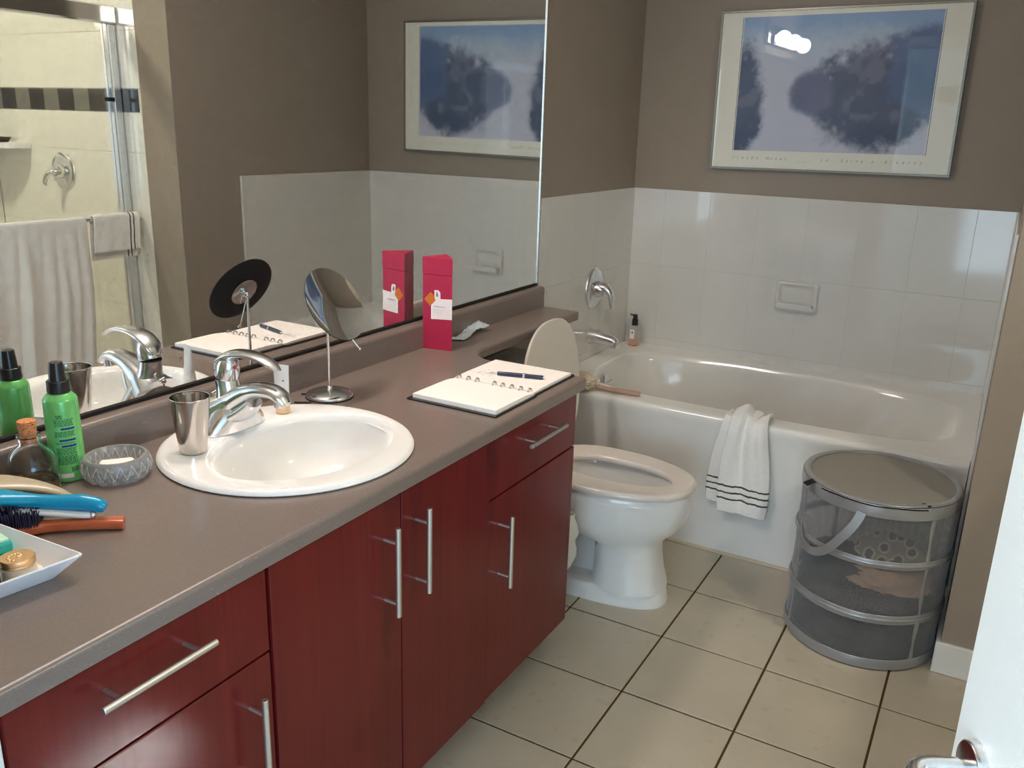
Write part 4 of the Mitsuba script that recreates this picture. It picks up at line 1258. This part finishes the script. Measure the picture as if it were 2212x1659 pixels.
def egg(xb, xf, b, z, e=2.2, cyy=TC, n__=96, wide=.58):
    xm = xb + (xf - xb) * (1 - wide)
    t__ = np.linspace(0, 2 * np.pi, n__, endpoint=False)
    c_, s_ = np.cos(t__), np.sin(t__)
    x = np.where(c_ > 0, xm + (xf - xm) * np.abs(c_) ** (2 / e), xm - (xm - xb) * np.abs(c_) ** (2 / 2.6))
    y = cyy + b * np.sign(s_) * np.abs(s_) ** (2 / e)
    return np.stack([x, y, np.full(n__, z)], 1)


# pedestal and bowl in one ware
rings = [egg(.478, .722, .113, .052, 2.5, wide=.55), egg(.482, .718, .111, .07, 2.5, wide=.55), egg(.488, .706, .107, .11, 2.5, wide=.55), egg(.490, .698, .105, .16, 2.4, wide=.55), egg(.488, .696, .107, .200, 2.3, wide=.55), egg(.45, .704, .117, .220, 2.2, wide=.6), egg(.36, .722, .140, .240, 2.1), egg(.28, .747, .160, .262, 2.1),
         egg(.20, .768, .174, .295, 2.1), egg(.16, .781, .182, .335, 2.1), egg(.16, .784, .184, .37, 2.1), egg(.16, .782, .183, .388, 2.1), egg(.165, .776, .178, .397, 2.1)]
inner = [egg(.33, .725, .122, .399, 2.1), egg(.335, .720, .117, .392, 2.1), egg(.34, .715, .112, .365, 2.1), egg(.35, .690, .100, .30, 2.1), egg(.37, .64, .075, .235, 2.0), egg(.41, .56, .045, .20, 2.0)]
part(tl, 'bowl', loft(rings + inner, True, True), toilet_m, smooth=50)
part(tl, 'foot', loft([egg(.170, .730, .117, 0, 2.5), egg(.169, .731, .118, .008, 2.5), egg(.172, .726, .115, .035, 2.5), egg(.176, .722, .113, .052, 2.5), egg(.190, .714, .105, .060, 2.5)]), toilet_m, smooth=50)
part(tl, 'trapway', loft([egg(.13, .52, .034, z_, 2.6, wide=.3) for z_ in (.05, .12, .20, .27)], False, False), toilet_m, smooth=50)
part(tl, 'tank', rbox(.006, .200, TC - .205, TC + .215, .385, .675, .022), toilet_m, smooth=40)
part(tl, 'tank_lid', rbox(.004, .212, TC - .214, TC + .224, .676, .706, .010), toilet_m, smooth=40)
part(tl, 'water', loft([egg(.372, .636, .073, .236, 2.0)], False, True), glass, smooth=False)
# seat ring
so_ = [egg(.265, .785, .182, .4005, 2.15), egg(.260, .790, .186, .406, 2.15), egg(.260, .790, .186, .414, 2.15), egg(.264, .786, .182, .4215, 2.15), egg(.275, .775, .172, .4245, 2.15)]
si_ = [egg(.345, .725, .100, .4235, 2.25), egg(.350, .719, .094, .419, 2.25), egg(.352, .716, .091, .411, 2.25), egg(.350, .720, .094, .4025, 2.25), egg(.36, .712, .12, .4005, 2.25)]
rr_ = so_ + si_[:4]
m_ = loft(rr_ + [rr_[0]], False, False)
part(tl, 'seat', m_, seat_m, smooth=50, label='pale oval seat ring')
# lid up: a thin egg-shaped panel standing, leaning slightly back
def lid_ring(k_, off):
    q = egg(0, .450, .200, 0, 2.5)[:, :2]
    q = np.stack([q[:, 0], q[:, 1] - TC], 1)
    q = inset(q, k_)
    tilt = math.radians(93.5)
    hx_, hz_ = .292, .425
    x = hx_ + q[:, 0] * math.cos(tilt) - off * math.sin(tilt)
    z = hz_ + q[:, 0] * math.sin(tilt) + off * math.cos(tilt)
    return np.stack([x, TC + .026 + q[:, 1], z], 1)


part(tl, 'lid', fixed(loft([lid_ring(.004, 0), lid_ring(0, .003), lid_ring(0, .009), lid_ring(.004, .013), lid_ring(.02, .0145)])), seat_m, smooth=45, label='raised oval lid')
for s_ in (-1, 1):
    part(tl, 'hinge', cat(cyl((.268, TC + s_ * .075 - .016, .428), (.268, TC + s_ * .075 + .016, .428), .0115, 16, .002), rbox(.245, .290, TC + s_ * .075 - .018, TC + s_ * .075 + .018, .399, .424, .006)), seat_m)

# waste bin with a white liner
wbn = thing('waste_bin', 'slim white waste bin with a white bag hanging over its rim between cabinet and toilet', 'bin')
bq = lambda hx_, hy_, z, r=.02: ring3(rrect(.378, 2.132, hx_, hy_ * .88, r, 5), z)
part(wbn, 'body', loft([bq(.088, .078, .001), bq(.100, .090, .268), bq(.102, .092, .272), bq(.099, .089, .272), bq(.086, .076, .006)]), bin_m, smooth=35)


def bag_fn(u, v):
    a_ = 2 * np.pi * u
    q = rrect(0, 0, 1, 1, .25, 8)
    s_ = np.linspace(0, 1, len(q) + 1)
    qx = np.interp(u, s_, np.append(q[:, 0], q[0, 0]))
    qy = np.interp(u, s_, np.append(q[:, 1], q[0, 1]))
    z = np.where(v < .35, .255 + .085 * v / .35, .340 - .165 * (v - .35) / .65)
    z = z + .016 * np.sin(7 * a_) * (v > .85) + .010 * np.sin(4 * a_ + 1)
    ex = np.where(v < .35, -.010 + .024 * v / .35, .014 + .010 * np.sin(np.pi * (v - .35) / .65))
    p_ = np.stack([qx, qy, z * 3], -1)
    w_ = .040 * (np.abs(meshkit.fbm(p_ * 3.6, 4, 8) - .5) * 2 - .25)
    return np.stack([.378 + qx * (.104 + ex + w_), 2.132 + qy * (.080 + ex * .6 + w_ * .6), z], -1)


m_, uv_ = cloth(bag_fn, 90, 34, .0012)
part(wbn, 'liner_bag', m_, bag_m, smooth=True, label='crumpled white bag')

# ------------------------------------------------------------------ laundry hamper and clothes
HC = np.array([1.292, 2.6050])
HR, HTOP = .2180, .510
hm = thing('laundry_hamper', 'round grey pop-up mesh laundry hamper beside the tub', 'hamper')


def band(z0, z1, r=HR, t=.0022, n__=96, tilt=0.0):
    pr = [(r - t, z0 + .002), (r, z0), (r + t, z0 + .002), (r + t * 1.3, (z0 + z1) / 2), (r + t, z1 - .002), (r, z1), (r - t, z1 - .002), (r - t, z0 + .002)]
    return lathe(pr, n__, (HC[0], HC[1], 0), closed_profile=True)


part(hm, 'top_band', band(.472, HTOP), band_m, smooth=50)
part(hm, 'middle_band', band(.322, .346), band_m, smooth=50)
part(hm, 'middle_band', band(.150, .178), band_m, smooth=50)
part(hm, 'bottom_band', band(.003, .036), band_m, smooth=50)
for z_ in (.334, .164):
    part(hm, 'wire_hoop', lathe([(HR + .0030 + .0022 * math.cos(a_), z_ + .0022 * math.sin(a_) * 2.2) for a_ in np.linspace(0, -2 * np.pi, 9)], 96, (HC[0], HC[1], 0), closed_profile=True), band_m, smooth=60)
# netting: real threads
ms_v, ms_f, k_ = [], [], 0
nv_ = 400


def strand(path, w_):
    """A three-sided thread along path (m,3)."""
    global k_
    p_ = np.asarray(path)
    m__ = len(p_)
    t__ = np.gradient(p_, axis=0)
    rad_ = np.stack([p_[:, 0] - HC[0], p_[:, 1] - HC[1], 0 * p_[:, 0]], 1)
    rad_ /= np.linalg.norm(rad_, axis=1, keepdims=True)
    s_ = np.cross(t__, rad_)
    s_ /= np.linalg.norm(s_, axis=1, keepdims=True)
    v_ = np.concatenate([p_ + s_ * w_, p_ - s_ * w_, p_ + rad_ * w_], 0)
    i_ = np.arange(m__ - 1)
    f_ = []
    for a_, b_ in ((0, 1), (1, 2), (2, 0)):
        f_ += [np.stack([a_ * m__ + i_, b_ * m__ + i_, b_ * m__ + i_ + 1], 1), np.stack([a_ * m__ + i_, b_ * m__ + i_ + 1, a_ * m__ + i_ + 1], 1)]
    ms_v.append(v_)
    ms_f.append(np.vstack(f_) + k_)
    k_ += 3 * m__


bulge = lambda z_: HR - .0035 * np.abs(np.sin(np.pi * (z_ - .02) / .155)) - .001
zz = np.linspace(.03, .485, 12)
for a_ in np.linspace(0, 2 * np.pi, nv_, endpoint=False):
    strand(np.stack([HC[0] + bulge(zz) * np.cos(a_), HC[1] + bulge(zz) * np.sin(a_), zz], 1), .00046)
aa = np.linspace(0, 2 * np.pi, 97)
for z_ in np.arange(.034, .482, .0036):
    strand(np.stack([HC[0] + bulge(z_) * np.cos(aa), HC[1] + bulge(z_) * np.sin(aa), 0 * aa + z_], 1), .00040)
part(hm, 'netting', trimesh.Trimesh(np.vstack(ms_v), np.vstack(ms_f), process=False), net_m, smooth=False, kind='stuff')
for a_ in (-2.62, -.72, .6, 2.2):
    zz = np.linspace(.02, .49, 24)
    part(hm, 'seam_ribbon', tube(np.stack([HC[0] + (bulge(zz) + .0012) * np.cos(a_ + .015 * np.sin(9 * zz)), HC[1] + (bulge(zz) + .0012) * np.sin(a_ + .015 * np.sin(9 * zz)), zz], 1), np.stack([.0065 + .002 * np.sin(60 * zz), .0014 + 0 * zz], 1), 8, up=(math.cos(a_), math.sin(a_), 0)), band_m, smooth=40)
# lid: slightly sagging fabric disc with a hem
lidz = lambda r: .506 - .014 * (1 - (r / .21) ** 2)
part(hm, 'lid', lathe([(1e-7, lidz(0) - .001)] + [(r, lidz(r) - .001) for r in (.06, .12, .17, .203)] + [(.206, .510), (.203, .512)] + [(r, lidz(r) + .0012) for r in (.19, .15, .10, .05)] + [(1e-7, lidz(0) + .0012)], 96, (HC[0], HC[1], 0)), lid_m, smooth=40)
c = np.stack([HC[0] + .2085 * np.cos(aa), HC[1] + .2085 * np.sin(aa), .5125 + .0008 * np.sin(5 * aa)], 1)
part(hm, 'lid_hem', tube(c, np.stack([np.full(97, .0095), np.full(97, .0040)], 1), 10), band_m, smooth=50)
va_h = math.atan2(CAM[1] - HC[1], CAM[0] - HC[0])
ang = va_h + np.linspace(-.75, .62, 40)
c = np.stack([HC[0] + .2195 * np.cos(ang), HC[1] + .2195 * np.sin(ang), .5065 + .001 * np.sin(9 * ang)], 1)
part(hm, 'zipper', tube(c, .0021, 8), dark_gap, smooth=50)


def strap_fn(pts_, w_):
    q = spline(pts_, 50)
    return q


vdir = np.array([CAM[0] - HC[0], CAM[1] - HC[1]])
va = math.atan2(vdir[1], vdir[0])
hp = lambda a_, z_, o=.004: np.array([HC[0] + (HR + o) * math.cos(va + a_), HC[1] + (HR + o) * math.sin(va + a_), z_])
c = spline([hp(-.16, .480), hp(-.21, .445, .010), hp(-.36, .385, .020), hp(-.52, .338, .024), hp(-.70, .318, .022), hp(-.95, .325, .012), hp(-1.10, .352, .004)], 60)
rad = np.stack([np.full(60, .0130), np.full(60, .0012)], 1)
m_ = []
rings = []
t__ = np.gradient(c, axis=0)
t__ /= np.linalg.norm(t__, axis=1, keepdims=True)
for k__ in range(60):
    out = np.array([c[k__, 0] - HC[0], c[k__, 1] - HC[1], .10 * (k__ - 30) / 30 * .2])
    out /= np.linalg.norm(out)
    wdt = np.cross(t__[k__], out)
    wdt /= np.linalg.norm(wdt)
    nn = np.cross(wdt, t__[k__])
    rings.append(np.array([c[k__] + wdt * a_ * .0125 + nn * b_ * .0011 for a_, b_ in ((-1, -1), (1, -1), (1, 1), (-1, 1))]))
part(hm, 'strap', loft(rings), band_m, smooth=30, label='silver carrying strap')
q0 = np.array([HC[0] - .168, HC[1] - .150, .512])
part(hm, 'tab', moved(rbox(-.024, .006, -.012, .012, -.0012, .0012, .001), rotz(.7) @ trimesh.transformations.rotation_matrix(-.35, [0, 1, 0]), q0), dark_gap, smooth=30)
part(hm, 'tab', moved(rbox(-.012, .012, -.005, .005, -.001, .001, .0009), rotz(-.5), (HC[0] + .135, HC[1] - .158, .5155)), dark_gap, smooth=30)
part(hm, 'bottom', lathe([(1e-7, .002), (HR - .003, .002), (HR - .003, .006), (1e-7, .006)], 64, (HC[0], HC[1], 0)), lid_m, smooth=30)


def garment(label, c, size, amp, seed, m, group=None, freq=9, sub=5):
    g = crumple((0, 0, 0), size, amp, seed, freq, sub)
    v = np.asarray(g.vertices) + [c[0], c[1], c[2]]
    d = v[:, :2] - HC
    r = np.linalg.norm(d, axis=1)
    lim = .2035
    k = np.where(r > lim - .02, (lim - .02 + .02 * np.tanh((r - lim + .02) / .02)) / np.maximum(r, 1e-9), 1)
    v[:, :2] = HC + d * k[:, None]
    v[:, 2] = np.maximum(v[:, 2], .0075)
    g.vertices = v
    solo('garment', label, 'garment', g, m, smooth=True, group=group)


garment('charcoal garment filling the bottom of the laundry hamper', (HC[0], HC[1], .075), (.225, .225, .085), .22, 3, cl_dark)
garment('mid-grey garment folded in the middle of the laundry hamper, above the charcoal one', (HC[0] + .02, HC[1] - .045, .150), (.185, .150, .050), .28, 5, cl_grey)
garment('near-black garment heaped at the left in the laundry hamper', (HC[0] - .085, HC[1] - .02, .215), (.098, .110, .062), .26, 8, cl_black)
garment('peach garment lying across the middle of the laundry heap', (HC[0] + .055, HC[1] - .03, .222), (.120, .105, .030), .28, 12, cl_peach)
garment('pale patterned garment on top of the laundry heap', (HC[0] + .06, HC[1] + .005, .282), (.098, .085, .042), .22, 15, cl_pat)
garment('dark grey garment at the right side of the laundry hamper', (HC[0] + .115, HC[1] + .0, .125), (.075, .150, .065), .24, 21, cl_dark)

# ------------------------------------------------------------------ framed print on the back wall
pf = thing('framed_print', 'silver-framed misty blue print behind glass on the back wall above the tub', 'picture')
PCX, PCY, PCZ = .8025, 3.7050, 1.6370
pw, ph = .462, .3085
roll, lean = math.radians(-.62), math.radians(.3)
Xd = np.array([math.cos(roll), 0, -math.sin(roll) * -1 * -1])
Xd = np.array([math.cos(roll), 0, -math.sin(roll)])
Zd = np.array([0, -math.sin(lean), math.cos(lean)])
Zd = Zd - Xd * (Zd @ Xd)
Zd /= np.linalg.norm(Zd)
Nd = np.cross(Xd, Zd)                                                # towards the room
Mf = np.eye(4)
Mf[:3, 0], Mf[:3, 1], Mf[:3, 2], Mf[:3, 3] = Xd, Zd, Nd, (PCX, PCY, PCZ)
print('frame normal', Nd)
fw = .0085
for (x0, x1, y0, y1) in ((-pw, pw, ph - fw, ph), (-pw, pw, -ph, -ph + fw), (-pw, -pw + fw, -ph + fw, ph - fw), (pw - fw, pw, -ph + fw, ph - fw)):
    part(pf, 'frame_bar', moved(cat(box(x0, x1, y0, y1, -.012, .0025, .0010), box(x0 + .0025, x1 - .0025, y0 + .0025, y1 - .0025, .0020, .0040, .0008)), Mf), frame_m, smooth=False)
part(pf, 'mat_board', moved(box(-pw + fw - .002, pw - fw + .002, -ph + fw - .002, ph - fw + .002, -.0060, -.0015), Mf), matboard, smooth=False, label='off-white mat board behind glass')
ix0, ix1, iz0, iz1 = .4360 - PCX, 1.1665 - PCX, 1.4060 - PCZ, 1.9190 - PCZ
part(pf, 'print', moved(box(ix0, ix1, iz0, iz1, -.0020, -.0012), Mf), print_m, smooth=False, label='hazy blue printed picture')
for x_ in (ix0 - .0050, ix1 + .0030):
    part(pf, 'inner_line', moved(box(x_, x_ + .002, iz0 - .002, iz1, -.0016, -.0013), Mf), liner, smooth=False)
ms = []
for text, x0, dx in (('Claude', ix0 - .003, .0198), ('Monet', ix0 + .1365, .0190), ('La', ix0 + .356, .0185), ('Seine', ix0 + .431, .0188), ('à', ix0 + .546, .02), ('Giverny', ix0 + .592, .0212)):
    for i, ch in enumerate(text):
        t_ = meshkit.text_mesh(ch, .0105, .0002)
        t_.apply_transform(np.array([[1, .25, 0, 0], [0, 1, 0, 0], [0, 0, 1, 0], [0, 0, 0, 1.0]]))
        ms.append(moved(t_, None, (x0 + i * dx, iz0 - .0345, -.0014)))
ms.append(box(ix0 + .257, ix0 + .328, iz0 - .040, iz0 - .0395, -.0014, -.0012))
part(pf, 'caption', moved(cat(*ms), Mf), inkfaint, smooth=False, label='widely spaced pale grey caption lettering', kind='stuff')

# ------------------------------------------------------------------ the open door with its lever, at the right
dr_ = thing('bathroom_door', 'white bathroom door standing half open at the right edge', 'door')
labels[dr_]['kind'] = 'structure'
E0 = np.array([1.5345, .8438])
dd = np.array([.407, -.9135])
dd /= np.linalg.norm(dd)
dn = np.array([dd[1], -dd[0]])                                       # face towards the camera
if dn[0] > 0:
    dn = -dn
Md = np.eye(4)
Md[:3, 0], Md[:3, 1], Md[:3, 2], Md[:3, 3] = np.append(dd, 0), np.append(-dn, 0), (0, 0, 1), (E0[0], E0[1], 0)
part(dr_, 'leaf', moved(box(0, .66, 0, .035, .012, 2.03, .0015), Md), white_paint, smooth=False)
hx0, hz0 = .052, .916


def ry(prof, x_, z_):
    """Lathe sticking out of the door face at (x_, z_)."""
    m = lathe(prof, 40)
    m.apply_transform(np.array([[1, 0, 0, 0], [0, 0, -1, 0], [0, 1, 0, 0], [0, 0, 0, 1.0]]))
    m.apply_translation((x_, 0, z_))
    return moved(m, Md)


part(dr_, 'rose', ry([(.0255, -.001), (.0258, .002), (.0250, .0085), (.0235, .0100), (.0130, .0105)], hx0, hz0), chrome, smooth=50, label='round chrome rose')
c = spline([(hx0, -.008, hz0), (hx0, -.040, hz0), (hx0 + .006, -.056, hz0), (hx0 + .024, -.0625, hz0), (hx0 + .070, -.063, hz0), (hx0 + .125, -.060, hz0)], 40)
part(dr_, 'lever', moved(tube(c, .0088, 24), Md), chrome, smooth=60, label='chrome lever handle')

# ------------------------------------------------------------------ shower front, seen in the mirror
XG = 1.850
sg = thing('shower_screen', 'chrome-framed glass shower screen opposite the vanity', 'shower screen')
part(sg, 'header_rail', box(XG - .032, XG + .022, .80, YF - .004, 1.822, 1.892, .006), chrome, smooth=False)
part(sg, 'wall_jamb', box(XG - .020, XG + .020, YF - .040, YF - .0045, .10, 1.822, .003), alu, smooth=False)
part(sg, 'wall_jamb', box(XG - .020, XG + .020, .801, .836, .10, 1.822, .003), alu, smooth=False)
part(sg, 'bottom_rail', box(XG - .028, XG + .020, .80, YF - .004, .10, .135, .004), alu, smooth=False)
for y0, y1, dx in ((.845, 1.72, .008), (1.66, YF - .062, -.010)):
    k = part(sg, 'glass_panel', box(XG + dx - .003, XG + dx + .003, y0, y1, .135, 1.822), pane, smooth=False)
    scene[k] = mikit.ply(trimesh.Trimesh([[XG + dx, y0, .135], [XG + dx, y1, .135], [XG + dx, y1, 1.822], [XG + dx, y0, 1.822]], [[0, 1, 2], [0, 2, 3]], process=False), pane)
part(sg, 'stile', box(XG - .018, XG - .002, YF - .064, YF - .046, .135, 1.822, .002), chrome, smooth=False)
part(sg, 'stile', box(XG + .002, XG + .014, 1.70, 1.722, .135, 1.822, .002), chrome, smooth=False)
part(sg, 'towel_bar', cyl((1.785, 1.50, 1.050), (1.785, 2.405, 1.050), .0085, 18, .001), chrome)
for y_ in (1.54, 2.375):
    part(sg, 'bar_bracket', box(1.776, 1.842, y_ - .010, y_ + .010, 1.040, 1.066, .002), chrome, smooth=False)
part(sg, 'lock_block', box(XG - .024, XG + .004, YF - .070, YF - .042, 1.520, 1.535, .001), dark_gap, smooth=False)
part(sg, 'knob', cat(cyl((1.842, 2.165, .548), (1.815, 2.165, .548), .009, 16, .001), sphere((1.812, 2.165, .548), .0125, 2)), alu)
struct('trim_5', 'white shower curb below the glass screen', 'trim', box(XG - .05, XG + .05, .80, YF - .003, 0, .10, .004), showertile)
struct('floor_2', 'white shower floor', 'floor', box(XG + .05, 2.81, .36, YF, -.02, .03), showertile)

# bath towel and hand towel over the bar
def hang(y0, y1, zb_front, zb_back, xb, zb, r, amp, freq_, seed, skew=0.0):
    def fn(u, v):
        y = y0 + (y1 - y0) * u
        Lf, Lb = zb - zb_front, zb - zb_back
        tot = Lf + Lb + np.pi * r
        s_ = v * tot
        front_ = s_ < Lf
        over = (s_ >= Lf) & (s_ < Lf + np.pi * r)
        a_ = (s_ - Lf) / r
        x = np.where(front_, xb - r, np.where(over, xb - r * np.cos(a_), xb + r))
        z = np.where(front_, zb_front + s_, np.where(over, zb + r * np.sin(a_), zb - (s_ - Lf - np.pi * r)))
        dep = np.clip((zb - z) / .30, 0, 1)
        fold = amp * dep * (np.sin(freq_ * (y - y0) * 2 * np.pi + .8 * np.sin(3 * z)) + .5 * np.sin(freq_ * 2.3 * (y - y0) * 2 * np.pi + seed))
        x = x - np.where(front_ | over, np.abs(fold) + .3 * fold, .2 * fold)
        yy = y + skew * (zb - z) * np.where(front_, 1, .4) + .012 * np.sin(4 * z + 5 * u) * dep
        n__ = .006 * (meshkit.fbm(np.stack([x, yy, z], -1) * 30, 3, seed) - .5)
        return np.stack([x + n__, yy, z + .5 * n__], -1)
    return fn


m_, uv_ = cloth(hang(1.62, 2.228, .430, .52, 1.785, 1.050, .0135, .024, 6.2, 3, -.06), 130, 110, .006)
solo('bath_towel', 'large white bath towel hanging in long folds over the bar of the shower screen', 'towel', m_, towel_m, smooth=True)
m_, uv_ = cloth(hang(2.262, 2.478, .915, .880, 1.785, 1.050, .0165, .010, 5, 9, -.10), 60, 60, .006)
solo('hand_towel', 'small striped white towel folded over the end of the shower bar', 'towel', m_, towel_s2, smooth=True, uv=np.stack([uv_[:, 0], uv_[:, 1]], 1))

# shower valve, corner shelf
sv = thing('shower_valve', 'round chrome shower valve with a lever on the shower wall', 'tap')
VY = YF - .0022
part(sv, 'plate', lathe([(.082, 0), (.082, .003), (.078, .009), (.060, .013), (1e-7, .015)], 56, (2.285, VY, 1.2150), (0, -1, 0)), chrome, smooth=60)
part(sv, 'hub', lathe([(.034, .010), (.032, .030), (.026, .045), (1e-7, .047)], 36, (2.285, VY, 1.2150), (0, -1, 0)), chrome, smooth=60)
part(sv, 'lever', tube(spline([(2.285, VY - .040, 1.215), (2.300, VY - .062, 1.205), (2.318, VY - .074, 1.180), (2.322, VY - .076, 1.150)], 20), np.stack([np.linspace(.020, .011, 20), np.linspace(.015, .007, 20)], 1), 18), chrome, smooth=60)
cs_ = thing('corner_shelf', 'white corner shelf in the shower', 'shelf')
q = [(2.797, YF - .004)] + [(2.797 - .285 * math.cos(a_) ** .8, YF - .004 - .20 * math.sin(a_) ** .8) for a_ in np.linspace(0, math.pi / 2, 16)]
q = np.array(q)
if not Polygon(q).exterior.is_ccw:
    q = q[::-1]
part(cs_, 'slab', prism(q, 1.305, 1.330, 0), porcelain, smooth=30)
solo('soap_tray', 'small black tray on the shower corner shelf', 'tray', loft([ring3(rrect(2.67, YF - .065, a_, b_, .012, 5), z_) for a_, b_, z_ in ((.045, .03, 1.3303), (.058, .040, 1.352), (.054, .036, 1.352), (.042, .027, 1.335))]), black, smooth=30)
